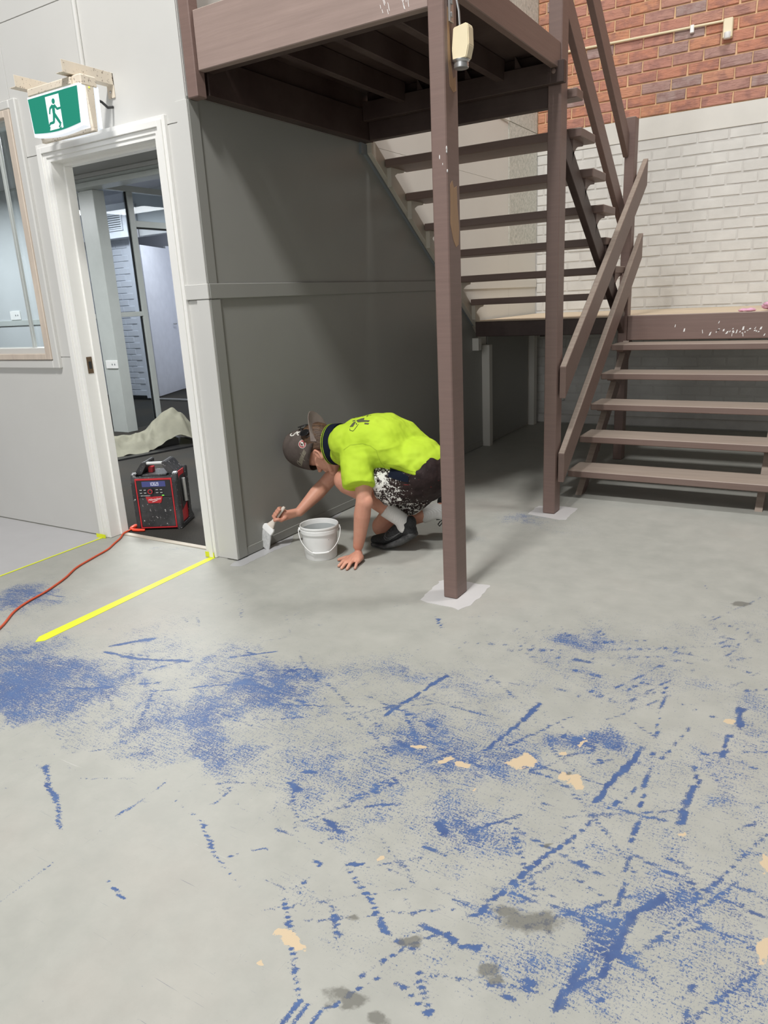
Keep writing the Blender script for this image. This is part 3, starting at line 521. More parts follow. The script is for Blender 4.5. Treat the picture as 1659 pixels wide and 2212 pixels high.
# ================================================================ BACK WALL of bricks (y = 7.1)
wb = bpy.data.objects.new('wall_back', None); COL.objects.link(wb); struct(wb)
box('mortar_bed', -2.56, 3.5, 7.112, 7.25, 2.65, 5.0, MT['mortar'], wb, 0); box('mortar_bed', -2.56, 3.5, 7.106, 7.25, 0.0, 2.47, MT['whitemortar'], wb, 0)
box('concrete_band', -2.556, 3.5, 7.098, 7.25, 2.472, 2.646, MT['band'], wb, 0.003)
box('plinth', -2.54, 3.5, 7.06, 7.20, 0.0, 0.088, MT['whitemortar'], wb, 0.012)
def brick_mesh(seed, L=0.2275, H=0.0752, D=0.022, red=True):
    rr = random.Random(seed); bm = bmesh.new(); bx(bm, -L/2, L/2, -D, D, -H/2, H/2)
    for v in bm.verts: v.co += Vector((rr.uniform(-1, 1)*0.0018, 0, rr.uniform(-1, 1)*0.0014))
    fr = [e for e in bm.edges if all(v.co.y < 0 for v in e.verts)]
    bmesh.ops.bevel(bm, geom=fr, offset=0.004 if red else 0.006, segments=2 if not red else 1, affect='EDGES')
    bmesh.ops.recalc_face_normals(bm, faces=bm.faces)
    me = bpy.data.meshes.new('brick'); bm.to_mesh(me); bm.free(); me.materials.append(MT['redbrick'] if red else MT['whitebrick']); return me
RB = [brick_mesh(i, red=True) for i in range(4)]; WB = [brick_mesh(10+i, L=0.233, H=0.079, red=False) for i in range(4)]
Mi = M.inverted()
def inview(p):
    q = Mi @ Vector(p)
    if q.z > -0.1: return None
    u = 829.5+1573.6*q.x/-q.z; v = 1106-1573.6*q.y/-q.z
    return (u, v)
BR = []; PART = []
for r in range(-1, 28):      # painted courses, going down from z = 2.471
    zt = 2.471-0.0868*r; zc = zt-0.0434
    if zt > 2.475 or zc < 0.11: continue
    ph = 0.032 if r % 2 == 0 else 0.152
    for k in range(-12, 16):
        xc = ph+0.24*k+0.12
        if xc < -2.67 or xc > 3.3: continue
        if xc < -2.437: PART.append((xc, zc, False)); continue
        BR.append((xc, zc, False))
for r in range(0, 26):
    zc = 2.646+0.0045+0.0868*r+0.0425
    ph = -0.923 % 0.24 if r % 2 == 0 else (-1.041) % 0.24
    for k in range(-13, 16):
        xc = ph+0.24*k+0.12
        if xc < -2.67 or xc > 3.3: continue
        if xc < -2.437: PART.append((xc, zc, True)); continue
        BR.append((xc, zc, True))
vis = []; rest = []
for b in BR:
    q = inview((b[0], 7.1, b[1]))
    if q and -40 < q[0] < 1690 and -40 < q[1] < 2300:
        pr = 0
        if b[2]: pr = 3
        elif b[1] > 1.05: pr = 2 if b[0] > -1.4 else 1.6
        else: pr = 1.5 if b[0] > -1.35 else 1.2
        vis.append((-pr, abs(b[0]+0.4), b))
    else: rest.append(b)
vis.sort(); rest += [v[2] for v in vis[300:]]
for _, _, b in vis[:300]:
    o = bpy.data.objects.new('brick', R3.choice(RB if b[2] else WB)); COL.objects.link(o); o.parent = wb
    o.location = (b[0]+R3.uniform(-.0015, .0015), 7.122+R3.uniform(-0.0025, 0.0015), b[1]+R3.uniform(-.001, .001)); o.rotation_euler = (R3.uniform(-.01, .01), R3.uniform(-.004, .004), R3.uniform(-.008, .008))
for red in (True, False):
    bm = bmesh.new()
    for b in rest:
        if b[2] != red: continue
        n0 = len(bm.verts); bm.from_mesh((RB if red else WB)[int(abs(b[0]*77)) % 4]); bm.verts.ensure_lookup_table()
        for v in bm.verts[n0:]: v.co += Vector((b[0], 7.122, b[1]))
    for b in PART:
        if b[2] == red and b[0]+0.113 > -2.545: bx(bm, -2.552, b[0]+0.114, 7.10, 7.14, b[1]-0.038, b[1]+0.038, 0.004)
    me = bpy.data.meshes.new('brick_courses'); bm.to_mesh(me); bm.free()
    o = finish('brick_courses', me, brickmat('far_bricks_red' if red else 'far_bricks_white', red), wb); me.materials.clear(); me.materials.append(brickmat('far_red', True) if red else MT['whitebrick'])
    o['kind'] = 'stuff'
# half bricks closing the left end of courses
# sensor, conduit on red bricks
bm = bmesh.new(); tube(bm, [(-2.5, 7.083, 3.272), (-1.03, 7.083, 3.243)], 0.0095, 10)
t = thing('conduit', (-1.8, 7.09, 3.25), 'thin pale conduit running across the red bricks to the sensor', 'pipe')
att(obj('pipe', bm, MT['creampl'], smooth=1), t)
bm = bmesh.new(); bx(bm, -1.275, -1.245, 7.070, 7.10, 3.205, 3.262, 0.004); att(obj('saddle_clip', bm, MT['whitepl']), t)
t = thing('motion_sensor', (-0.99, 7.09, 3.18), 'cream motion sensor box mounted on the red brick wall', 'sensor')
bm = bmesh.new(); bx(bm, -1.026, -0.955, 7.045, 7.10, 3.112, 3.25, 0.006); att(obj('housing', bm, MT['creampl']), t)
bm = bmesh.new(); lathe(bm, [(0.0005, -0.018), (0.022, -0.018), (0.027, -0.01), (0.027, 0.025), (0.001, 0.026)], (-0.99, 7.055, 3.125), 18); att(obj('lens', bm, MT['whitepl'], smooth=1), t)

# ================================================================ STAIRS
def board(name, x0, x1, y0, z0, y1, z1, depth, mat, parent, bev=0.003, plumb=True):
    """raking board in the y-z plane, vertical depth measured down from the top edge"""
    bm = bmesh.new(); prism(bm, [(y0, z0), (y1, z1), (y1, z1-depth), (y0, z0-depth)], 0, x0, x1)
    if bev: bmesh.ops.bevel(bm, geom=list(bm.edges), offset=bev, segments=1, affect='EDGES')
    return att(obj(name, bm, mat), parent)
def cleat_profile(y, z, s, w=0.10, h=0.10):
    """curved bracket below a tread: top edge from y to y+s*w at z, curving back to the stringer"""
    pts = [(y, z), (y+s*w, z), (y+s*(w-0.006), z-0.012), (y+s*(w-0.02), z-0.016)]
    for k in range(1, 7):
        a = k/7*math.pi/2; pts.append((y+s*(w-0.02)*(1-math.sin(a)), z-0.016-(h-0.016)*(1-math.cos(a))))
    pts.append((y, z-h)); return pts
def tread_obj(x0, x1, y0, y1, ztop, th, mat, parent):
    bm = bmesh.new(); bx(bm, x0, x1, y0, y1, ztop-th, ztop, 0.004)
    o = att(obj('tread', bm, mat), parent)
    return o
# ---- upper flight
uf = thing('upper_stair_flight', (-1.9, 5.5, 1.07), 'brown open-tread upper stair flight rising from the landing to the platform', 'stairs')
r_, g_ = 0.172, 0.246
for k in range(1, 8):
    y0 = 5.46-g_*(k-1); zt = 1.065+r_*k
    a = max(y0, 4.14)
    tread_obj(-2.50, -1.28 if k > 3 else (-1.324 if k > 1 else -1.395), a, y0+0.268, zt, 0.046, MT['tread'], uf)
    if k < 7:
        bm = bmesh.new(); prism(bm, cleat_profile(y0+0.03, zt-0.046, 1, 0.19, 0.12), 0, -1.372, -1.332); att(obj('tread_cleat', bm, MT['brown']), uf)
        bm = bmesh.new(); prism(bm, cleat_profile(y0+0.03, zt-0.046, 1, 0.17, 0.11), 0, -2.505, -2.475); att(obj('tread_cleat', bm, MT['cream']), uf)
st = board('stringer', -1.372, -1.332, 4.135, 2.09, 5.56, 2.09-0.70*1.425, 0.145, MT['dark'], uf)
st = board('stringer', -2.538, -2.505, 4.09, 2.215, 5.64, 2.215-0.725*1.55, 0.10, MT['cream'], uf); st['label'] = 'cream painted wall stringer'
board('rail', -1.398, -1.362, 4.135, 2.846, 5.60, 2.846-0.727*1.465, 0.155, MT['brown'], uf)
board('rail', -1.398, -1.362, 4.135, 3.345, 5.60, 3.345-0.727*1.465, 0.155, MT['brown'], uf)
# ---- lower flight
lf = thing('lower_stair_flight', (-0.8, 4.6, 0), 'brown open-tread lower stair flight standing on the concrete floor', 'stairs')
for k in range(1, 6):
    y0 = 4.43+0.235*(k-1); zt = 0.1765*k
    tread_obj(-1.375, -0.14, y0, y0+0.262, zt, 0.042, MT['tread'], lf)
    for x in (-1.345, -0.305):
        bm = bmesh.new(); prism(bm, cleat_profile(y0+0.225, zt-0.042, -1, 0.17, 0.10), 0, x-0.002, x+0.042); att(obj('tread_cleat', bm, MT['brown']), lf)
for x in (-1.345, -0.305):
    bm = bmesh.new(); prism(bm, [(4.50, 0.0), (4.60, 0.0), (5.70, 0.82), (5.70, 0.96), (5.615, 0.90)], 0, x, x+0.04); att(obj('stringer', bm, MT['brown']), lf)
board('rail', -1.319, -1.283, 4.06, 0.858, 5.85, 2.140, 0.178, MT['tread'], lf)
board('rail', -1.319, -1.283, 4.06, 0.362, 5.80, 1.640, 0.172, MT['tread'], lf)
# ---- posts
def post(x0, x1, y0, y1, z0, z1, label, mat='brown'):
    p = thing('support_post', ((x0+x1)/2, (y0+y1)/2, z0), label, 'post', None)
    bm = bmesh.new(); bx(bm, x0, x1, y0, y1, z0, z1, 0.004); att(obj('shaft', bm, MT[mat]), p); return p
p1 = post(-1.364, -1.300, 2.650, 2.756, 0.0012, 4.3, 'tall brown timber post nearest the camera in front of the crouching man')
p2 = post(-1.397, -1.3262, 4.03, 4.132, 0.0012, 4.3, 'tall brown timber post at the foot of the lower stair rails')
p3 = post(-1.390, -1.3235, 5.605, 5.70, 0.0, 2.377, 'shorter brown newel post behind the lower stair flight')
p4 = post(-2.549, -2.489, 2.640, 2.70, 2.1565, 4.3, 'brown upper post standing on the grey wall corner beside the fascia')
def gouge(pts, x, mat, par, th=0.002, label=None):
    bm = bmesh.new(); prism(bm, pts, 0, x, x+th); o = att(obj('bare_timber_scar', bm, mat), par)
    if label: o['label'] = label
MT['scar'] = brown('bare_timber', (0.42, 0.25, 0.13), 0.0, (60, 60, 4), False)
gouge([(2.672, 1.67), (2.69, 1.685), (2.705, 1.66), (2.728, 1.67), (2.731, 1.60), (2.742, 1.52), (2.735, 1.46), (2.712, 1.45), (2.69, 1.475), (2.668, 1.53), (2.672, 1.60)], -1.3005, MT['scar'], p1, 0.0015, 'bare timber scar in the brown paint')
gouge([(2.678, 2.25), (2.69, 2.245), (2.692, 2.18), (2.70, 2.08), (2.715, 2.03), (2.735, 2.04), (2.74, 1.995), (2.715, 1.985), (2.688, 2.0), (2.675, 2.10)], -1.3005, MT['scar'], p1, 0.0015)
bm = bmesh.new()
for (y, z, r) in ((2.651, 1.79, 0.009), (2.651, 1.78, 0.006), (2.653, 1.715, 0.006)): ell(bm, (-1.3005, y, z), (0.002, r*0.6, r), n=8)
ell(bm, (-1.33, 2.6502, 1.765), (0.002, 0.001, 0.008), n=8); ell(bm, (-1.318, 2.6502, 1.74), (0.0015, 0.001, 0.004), n=8)
att(obj('paint_drip', bm, MT['whitepl']), p1)['kind'] = 'stuff'
# ---- landing
ld = thing('stair_landing', (-0.8, 6.3, 0.9), 'brown framed half landing with a dusty plywood deck against the brick wall', 'landing')
bm = bmesh.new(); bx(bm, -2.53, -1.395, 5.575, 7.09, 1.047, 1.066); bx(bm, -1.395, 0.9, 5.705, 7.09, 1.047, 1.066); bx(bm, -1.318, 0.9, 5.646, 5.705, 1.047, 1.066); att(obj('deck', bm, MT['ply']), ld)
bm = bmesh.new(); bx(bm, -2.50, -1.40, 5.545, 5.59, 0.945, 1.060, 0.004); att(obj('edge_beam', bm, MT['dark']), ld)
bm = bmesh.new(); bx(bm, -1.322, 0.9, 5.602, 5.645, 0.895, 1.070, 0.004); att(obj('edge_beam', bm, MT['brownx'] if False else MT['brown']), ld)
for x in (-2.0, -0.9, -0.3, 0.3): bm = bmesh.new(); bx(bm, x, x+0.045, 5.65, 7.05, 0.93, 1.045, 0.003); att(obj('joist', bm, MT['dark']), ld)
bm = bmesh.new(); bx(bm, 0.80, 0.88, 5.66, 5.74, 0.0, 0.93, 0.004); att(obj('leg', bm, MT['brown']), ld)
# chipped paint marks on the landing beam
rr = random.Random(5); bm = bmesh.new()
for i in range(34):
    x = rr.gauss(-0.62, 0.12) if i < 26 else rr.uniform(-1.0, -0.2); z = rr.gauss(0.945, 0.012) if i < 26 else rr.uniform(0.93, 1.04)
    a = rr.uniform(0.002, 0.008); h = rr.uniform(0.003, 0.014); s = rr.uniform(-0.4, 0.6)
    prism(bm, [(x-a, z-h), (x+a*0.6, z-h*0.8), (x+a+h*s, z+h), (x-a*0.3+h*s, z+h*0.7)], 1, 5.6008, 5.6022)
att(obj('chipped_paint', bm, MT['whitepl']), ld)['kind'] = 'stuff'
# ---- platform
pf = thing('platform', (-1.9, 3.3, 2.2), 'brown timber upper platform with shade-darkened joists over the grey wall', 'platform')
bm = bmesh.new(); bx(bm, -2.488, -1.366, 2.660, 2.70, 2.258, 2.487, 0.003); att(obj('front_fascia', bm, MT['fascia']), pf)
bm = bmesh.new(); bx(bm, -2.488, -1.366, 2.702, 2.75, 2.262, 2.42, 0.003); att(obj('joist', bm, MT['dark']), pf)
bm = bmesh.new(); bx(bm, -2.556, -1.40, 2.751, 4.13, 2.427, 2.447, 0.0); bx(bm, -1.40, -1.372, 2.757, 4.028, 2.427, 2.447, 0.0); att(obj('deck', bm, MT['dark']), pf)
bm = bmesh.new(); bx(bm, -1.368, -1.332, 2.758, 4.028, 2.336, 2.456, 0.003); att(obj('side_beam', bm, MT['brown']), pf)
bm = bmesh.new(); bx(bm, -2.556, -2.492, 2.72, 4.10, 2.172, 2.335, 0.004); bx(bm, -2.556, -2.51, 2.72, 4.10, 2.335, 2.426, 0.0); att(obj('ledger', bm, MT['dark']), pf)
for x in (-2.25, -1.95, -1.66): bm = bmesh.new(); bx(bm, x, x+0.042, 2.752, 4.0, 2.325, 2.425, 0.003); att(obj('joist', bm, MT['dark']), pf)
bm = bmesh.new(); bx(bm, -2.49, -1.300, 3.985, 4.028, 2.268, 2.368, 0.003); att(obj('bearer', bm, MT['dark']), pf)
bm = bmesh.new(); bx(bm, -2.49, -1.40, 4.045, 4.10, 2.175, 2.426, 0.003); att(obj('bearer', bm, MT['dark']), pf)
bm = bmesh.new(); ell(bm, (-1.352, 3.982, 2.322), (0.013, 0.008, 0.013), n=12); att(obj('bolt', bm, MT['brown'], smooth=9), pf)
for x in (-2.13, -1.84, -1.56):
    bm = bmesh.new(); prism(bm, [(x, 2.368), (x+0.035, 2.368), (x, 2.43)], 1, 3.99, 4.02); att(obj('gusset', bm, MT['dark']), pf)
bm = bmesh.new()
for i in range(26):
    x = rr.uniform(-1.56, -1.40); z = rr.uniform(2.275, 2.335); h = rr.uniform(0.003, 0.014); s = rr.uniform(-0.8, 0.2)
    prism(bm, [(x, z-h), (x+0.0016, z-h), (x+0.0016+h*s, z+h), (x+h*s, z+h)], 1, 2.6588, 2.6602)
att(obj('chipped_paint', bm, MT['whitepl']), pf)['kind'] = 'stuff'

# hanging power connector on the front post
t = thing('connector_box', (-1.27, 2.72, 2.05), 'cream plastic connector box hanging on the front brown post', 'connector')
bm = bmesh.new(); prism(bm, [(-1.316, 2.187), (-1.264, 2.195), (-1.257, 2.185), (-1.255, 2.125), (-1.266, 2.085), (-1.320, 2.085), (-1.323, 2.12)], 1, 2.70, 2.745)
bmesh.ops.bevel(bm, geom=list(bm.edges), offset=0.003, segments=2, affect='EDGES')
for v in bm.verts: v.co.x += 0.027
att(obj('shell', bm, MT['creampl']), t)
bm = bmesh.new(); lathe(bm, [(0.001, 0.0)]+[(0.026+(0.0015 if i % 2 else 0), 0.001+i*0.004) for i in range(6)]+[(0.031, 0.024), (0.031, 0.028), (0.001, 0.029)], (-1.269, 2.722, 2.058), 24); att(obj('threaded_collar', bm, MT['metal'], smooth=1), t)
bm = bmesh.new(); tube(bm, [(-1.272, 2.722, 2.19), (-1.274, 2.72, 2.24), (-1.283, 2.71, 2.30), (-1.285, 2.71, 2.9)], 0.0045, 8); att(obj('cable', bm, MT['metal'], smooth=1), t)
bm = bmesh.new(); bx(bm, -1.2995, -1.292, 2.685, 2.715, 2.205, 2.9, 0.001)
for k in range(8): bx(bm, -1.292, -1.289, 2.693, 2.707, 2.22+k*0.04, 2.235+k*0.04, 0.001)
att(obj('hanger_strip', bm, MT['metal']), t)
# ================================================================ ROOMS BEHIND THE DOORWAY
rc = struct(box('ceiling', -12, -2.66, 2.745, 5.22, 2.60, 2.66, MT['ceil'], bev=0))
struct(box('ceiling', -12, -2.66, 5.38, 9.4, 2.86, 2.92, MT['bluewhite'], bev=0))
wr = bpy.data.objects.new('wall_room', None); COL.objects.link(wr); struct(wr)
box('bulkhead', -6.80, -2.67, 5.22, 5.38, 2.475, 2.92, MT['alu'], wr, 0.004); box('bulkhead_lip', -6.82, -2.67, 5.19, 5.22, 2.475, 2.525, MT['alu'], wr, 0.004)
box('cornice', -6.9, -2.67, 5.17, 5.22, 2.56, 2.60, MT['ceil'], wr, 0.01)
box('room_partition', -12, -6.98, 5.30, 5.38, 0.0, 2.60, MT['roomwall'], wr, 0)
box('room_partition', -12.1, -12, 2.745, 9.4, 0, 2.9, MT['roomwall'], wr, 0)
box('dado_rail', -12, -7.05, 5.285, 5.30, 1.185, 1.245, MT['alu'], wr, 0.003)
box('column', -6.755, -6.555, 5.30, 5.44, 0.004, 2.475, MT['alu'], wr, 0.004)
box('bulkhead', -12, -6.80, 5.25, 5.38, 2.60, 2.92, MT['alu'], wr, 0)
# glazed screen left of the column
w2 = struct(bpy.data.objects.new('window_2', None)); COL.objects.link(w2)
for a in [(-6.80, -6.757, 0.0, 2.47), (-6.985, -6.93, 0.0, 2.47)]: box('screen_frame', a[0], a[1], 5.31, 5.37, a[2], a[3], MT['alu'], w2)
box('glazing_gasket', -6.808, -6.80, 5.315, 5.365, 0.04, 2.44, MT['blackrub'], w2, 0)
box('screen_frame', -6.93, -6.808, 5.31, 5.37, 1.22, 1.27, MT['alu'], w2); box('screen_frame', -6.93, -6.808, 5.31, 5.37, 2.43, 2.47, MT['alu'], w2)
box('screen_pane', -6.93, -6.808, 5.335, 5.34, 0.02, 1.22, MT['glass'], w2, 0); box('screen_pane', -6.93, -6.808, 5.335, 5.34, 1.27, 2.43, MT['glass'], w2, 0)
# glazed screen running back from the column (x = -6.6)
w3 = struct(bpy.data.objects.new('window_3', None)); COL.objects.link(w3)
box('screen_frame', -6.66, -6.60, 5.775, 5.845, 0.0, 2.50, MT['alu'], w3); box('screen_frame', -6.66, -6.60, 5.44, 7.6, 2.50, 2.56, MT['alu'], w3)
box('screen_frame', -6.66, -6.60, 5.44, 5.775, 1.225, 1.275, MT['alu'], w3); box('screen_frame', -6.66, -6.60, 5.845, 6.95, 2.15, 2.215, MT['alu'], w3); box('screen_frame', -6.66, -6.60, 6.95, 7.02, 0, 2.50, MT['alu'], w3)
box('glazing_gasket', -6.64, -6.62, 5.762, 5.775, 0.04, 1.225, MT['blackrub'], w3, 0); box('glazing_gasket', -6.64, -6.62, 5.762, 5.775, 1.275, 2.50, MT['blackrub'], w3, 0); box('glazing_gasket', -6.64, -6.62, 5.845, 6.95, 2.135, 2.15, MT['blackrub'], w3, 0)
box('screen_pane', -6.632, -6.628, 5.44, 5.765, 0.02, 1.225, MT['glass'], w3, 0); box('screen_pane', -6.632, -6.628, 5.44, 5.765, 1.275, 2.50, MT['glass'], w3, 0); box('screen_pane', -6.632, -6.628, 5.845, 6.95, 2.215, 2.50, MT['glass'], w3, 0)
# far brick wall of the inner room
wi = bpy.data.objects.new('wall_inner', None); COL.objects.link(wi); struct(wi)
box('mortar_bed', -12, -8.70, 7.508, 7.64, 0.06, 2.9, MT['bluewhite'], wi, 0); box('skirting', -12, -8.70, 7.495, 7.60, 0.0, 0.06, MT['blackrub'], wi, 0.002)
box('end_trim', -8.72, -8.655, 7.49, 7.65, 0.03, 2.9, MT['bluewhite'], wi, 0.003)
bm = bmesh.new()
for r in range(26):
    for k in range(6):
        x = -8.73-0.24*k-(0.12 if r % 2 else 0); bx(bm, x-0.228, x, 7.498, 7.52, 0.065+r*0.0868, 0.142+r*0.0868, 0.004)
o = obj('brick_courses', bm, MT['bluewhite'], wi); o['kind'] = 'stuff'
box('duct_box', -9.6, -8.43, 7.30, 7.49, 2.263, 2.70, MT['doorwhite'], wi, 0.003)
box('room_back', -12, -2.7, 9.0, 9.1, 0, 2.9, MT['bluewhite'], wi, 0); box('header_wall', -8.655, -6.6, 7.50, 7.62, 2.28, 2.9, MT['roomwall'], wi, 0)
box('passage_wall', -7.3, -7.2, 7.62, 9.0, 0, 2.9, MT['bluewhite'], wi, 0)
box('metal_threshold', -8.65, -7.3, 7.49, 7.53, 0.004, 0.035, MT['metal'], wi, 0.008)
DXV, DYV, DZV = 0.215, 0.18, -0.02
t = thing('air_vent', (-8.8, 7.30, 2.45), 'white rectangular air vent high on the white duct box', 'vent')
bm = bmesh.new(); 
for a in [(-9.30, -8.72, 2.375, 2.395), (-9.30, -8.72, 2.572, 2.592), (-9.30, -9.28, 2.395, 2.572), (-8.74, -8.72, 2.395, 2.572)]: bx(bm, a[0], a[1], 7.10, 7.12, a[2], a[3], 0.001)
o = att(obj('frame', bm, MT['doorwhite']), t); o.location += Vector((DXV, DYV, DZV))
bm = bmesh.new(); bx(bm, -9.28, -8.74, 7.116, 7.119, 2.395, 2.572); o = att(obj('backing', bm, MT['cap']), t); o.location += Vector((DXV, DYV, DZV))
for k in range(6):
    bm = bmesh.new(); bx(bm, -9.28, -8.74, 7.103, 7.113, 2.402+k*0.029, 2.417+k*0.029); o = att(obj('slat', bm, MT['doorwhite']), t); o.location += Vector((DXV, DYV, DZV))
t = thing('strip_light', (-8.9, 6.9, 2.80), 'white strip light on the ceiling above the duct box', 'ceiling light')
bm = bmesh.new(); bx(bm, -9.4, -8.75, 6.86, 6.98, 2.80, 2.858, 0.004); att(obj('housing', bm, MT['doorwhite']), t)
bm = bmesh.new(); tube(bm, [(-9.38, 6.92, 2.785), (-8.77, 6.92, 2.785)], 0.014, 10); att(obj('lamp_tube', bm, emit('lamp_glow', (0.9, 0.95, 1, 1), 6.0), smooth=1), t)
d3 = struct(bpy.data.objects.new('door_3', None)); COL.objects.link(d3)
bm = bmesh.new(); a = Vector((-8.82, 7.80)); b = Vector((-9.235, 8.72)); n = Vector((b-a).yx).normalized()*0.02; n = Vector((-(b-a).y, (b-a).x)).normalized()*0.02
prism(bm, [tuple(a-n), tuple(b-n), tuple(b+n), tuple(a+n)], 2, 0.012, 2.205); dl = obj('door_leaf', bm, MT['doorwhite'], d3)
bm = bmesh.new(); tube(bm, [(-9.16, 8.66, 1.06), (-9.13, 8.64, 1.06), (-9.11, 8.56, 1.06)], 0.010, 8); obj('door_handle', bm, MT['metal'], dl, 1)
box('door_jamb', -9.30, -9.25, 8.72, 8.98, 0, 2.25, MT['doorwhite'], d3); box('door_jamb', -9.05, -7.3, 8.95, 8.99, 2.25, 2.32, MT['doorwhite'], d3)
# sockets
def socket(x, y, z, wd, hh, label):
    t = thing('power_socket', (x, y, z), label, 'socket')
    bm = bmesh.new(); bx(bm, x-wd/2, x+wd/2, y-0.012, y+0.001, z-hh/2, z+hh/2, 0.003); att(obj('face_plate', bm, MT['whitepl']), t)
    for s in (0.005, 0.045):
        bm = bmesh.new(); bx(bm, x+s, x+s+0.014, y-0.0135, y-0.0118, z-0.008, z+0.010); att(obj('socket_hole', bm, MT['cap']), t)
socket(-6.645, 5.30, 0.742, 0.185, 0.085, 'white wall socket on the grey column seen through the doorway')
socket(-8.20, 5.30, 1.30, 0.19, 0.10, 'white wall socket seen through the left window')

# ================================================================ EXIT SIGN
MT['agedmetal'] = paint('aged_cream_metal', srgb(226, 214, 196), 0.5, 0.06, 6, 0.1, chips=(0.32, 0.26, 0.2, 1), chipscale=70, chipth=0.605)
MT['exitgreen'] = emit('lit_green_panel', srgb(38, 150, 128), 0.42); 
MT['exitgreen'].node_tree.nodes['Principled BSDF'].inputs['Base Color'].default_value = srgb(24, 110, 90)
MT['exitwhite'] = emit('lit_white_diffuser', (0.86, 0.92, 1.0, 1), 0.75); MT['exitwhite'].node_tree.nodes['Principled BSDF'].inputs['Base Color'].default_value = (0.5, 0.5, 0.5, 1)
es = thing('exit_sign', (-3.15, 2.45, 2.08), 'green running-man exit sign hung from two metal wall brackets', 'exit sign')
def bulge(u):   # bottom curve of the diffuser
    return 0.018*math.sin(math.pi*u)
def signplate(name, y0, y1, x0, x1, zt, zb, drop, mat, par, taper=0.008):
    top = [(x1, zt), (x0, zt)]; bot = [(x0+taper+(x1-x0-2*taper)*k/12, zb-drop*math.sin(math.pi*k/12)) for k in range(13)]
    bm = bmesh.new(); prism(bm, top+bot, 1, y0, y1); return obj(name, bm, mat, par)
att(signplate('diffuser', 2.402, 2.435, -3.325, -2.955, 2.245, 2.078, 0.014, MT['exitwhite'], None), es)
att(signplate('diffuser', 2.475, 2.505, -3.325, -2.955, 2.245, 2.078, 0.014, MT['exitwhite'], None), es)
bm = bmesh.new(); bx(bm, -3.335, -2.952, 2.412, 2.50, 2.238, 2.285, 0.006)
prism(bm, [(2.435, 2.24), (2.476, 2.24), (2.468, 2.075), (2.446, 2.075)], 0, -2.972, -2.952)
prism(bm, [(2.435, 2.24), (2.476, 2.24), (2.468, 2.075), (2.446, 2.075)], 0, -3.33, -3.31); bx(bm, -3.33, -2.952, 2.446, 2.468, 2.06, 2.076, 0.002)
hs = att(obj('housing', bm, MT['agedmetal']), es)
bm = bmesh.new(); bx(bm, -3.315, -3.005, 2.398, 2.413, 2.246, 2.278, 0.004); obj('mounting_rail', bm, MT['agedmetal'], hs)
bm = bmesh.new(); ell(bm, (-2.951, 2.452, 2.235), (0.002, 0.004, 0.004), n=8); obj('status_led', bm, emit('led_glow', (0.75, 1, 0.05, 1), 1.5), hs)
gp = att(signplate('green_panel', 2.3985, 2.4025, -3.318, -2.968, 2.236, 2.092, 0.012, MT['exitgreen'], None, 0.01), es)
# pictogram, in panel units (x to the right, z up) drawn about (-3.14, 2.16)
def flat(name, polys, y, mat, par, th=0.0006):
    bm = bmesh.new()
    for i, P in enumerate(polys): prism(bm, P, 1, y-th-i*0.00004, y-i*0.00001)
    return obj(name, bm, mat, par)
S_ = lambda L: [(-3.318+a*0.350, 2.236-b*0.150) for a, b in L]
flat('door_symbol', [S_([(0.36, 0.07), (0.635, 0.07), (0.635, 0.985), (0.60, 0.99), (0.60, 0.93), (0.55, 0.985), (0.36, 0.985), (0.38, 0.90), (0.36, 0.86)])], 2.3984, MT['exitwhite'], gp)
man = [S_([(0.515+0.032*math.cos(t_*math.pi/8), 0.235+0.075*math.sin(t_*math.pi/8)) for t_ in range(16)])]
def limb(a, b, wa, wb):
    a = Vector(a); b = Vector(b); d = (b-a); d2 = Vector((d.x*0.35, d.y*0.15)).normalized(); n = Vector((-d2.y/0.35, d2.x/0.15))*0.035
    return S_([tuple(a+n*wa), tuple(b+n*wb), tuple(b-n*wb), tuple(a-n*wa)])
for a, b, w1_, w2_ in [((0.50, 0.33), (0.49, 0.62), 0.30, 0.24), ((0.49, 0.34), (0.43, 0.40), 0.17, 0.15), ((0.43, 0.39), (0.405, 0.55), 0.14, 0.12), ((0.52, 0.34), (0.575, 0.47), 0.17, 0.14), ((0.57, 0.46), (0.64, 0.455), 0.14, 0.12),
                     ((0.49, 0.58), (0.465, 0.80), 0.22, 0.18), ((0.47, 0.79), (0.385, 0.80), 0.16, 0.14), ((0.39, 0.79), (0.365, 0.86), 0.12, 0.10), ((0.50, 0.58), (0.60, 0.88), 0.22, 0.18), ((0.595, 0.88), (0.555, 0.955), 0.13, 0.1)]:
    man.append(limb(a, b, w1_, w2_))
o = flat('running_figure', man, 2.3976, MT['exitgreen'], gp)
for nm, x in (('wall_bracket', -3.003), ('wall_bracket', -3.345)):
    t = bmesh.new(); bx(t, x-0.003, x, 2.366, 2.64, 2.290, 2.338, 0.0008); bx(t, x-0.045, x, 2.366, 2.64, 2.288, 2.291, 0.0005)
    bx(t, x-0.045, x, 2.634, 2.6395, 2.235, 2.338, 0.001)
    br = att(obj(nm, t, MT['agedmetal']), es)
    t = bmesh.new(); ell(t, (x-0.022, 2.632, 2.262), (0.006, 0.004, 0.006), n=10); obj('screw', t, MT['metal'], br, 9)
bm = bmesh.new(); tube(bm, [(-3.02, 2.50, 2.22), (-3.01, 2.56, 2.205), (-3.02, 2.60, 2.19), (-3.03, 2.639, 2.20)], 0.006, 8); att(obj('cable', bm, MT['blackpl'], smooth=1), es)

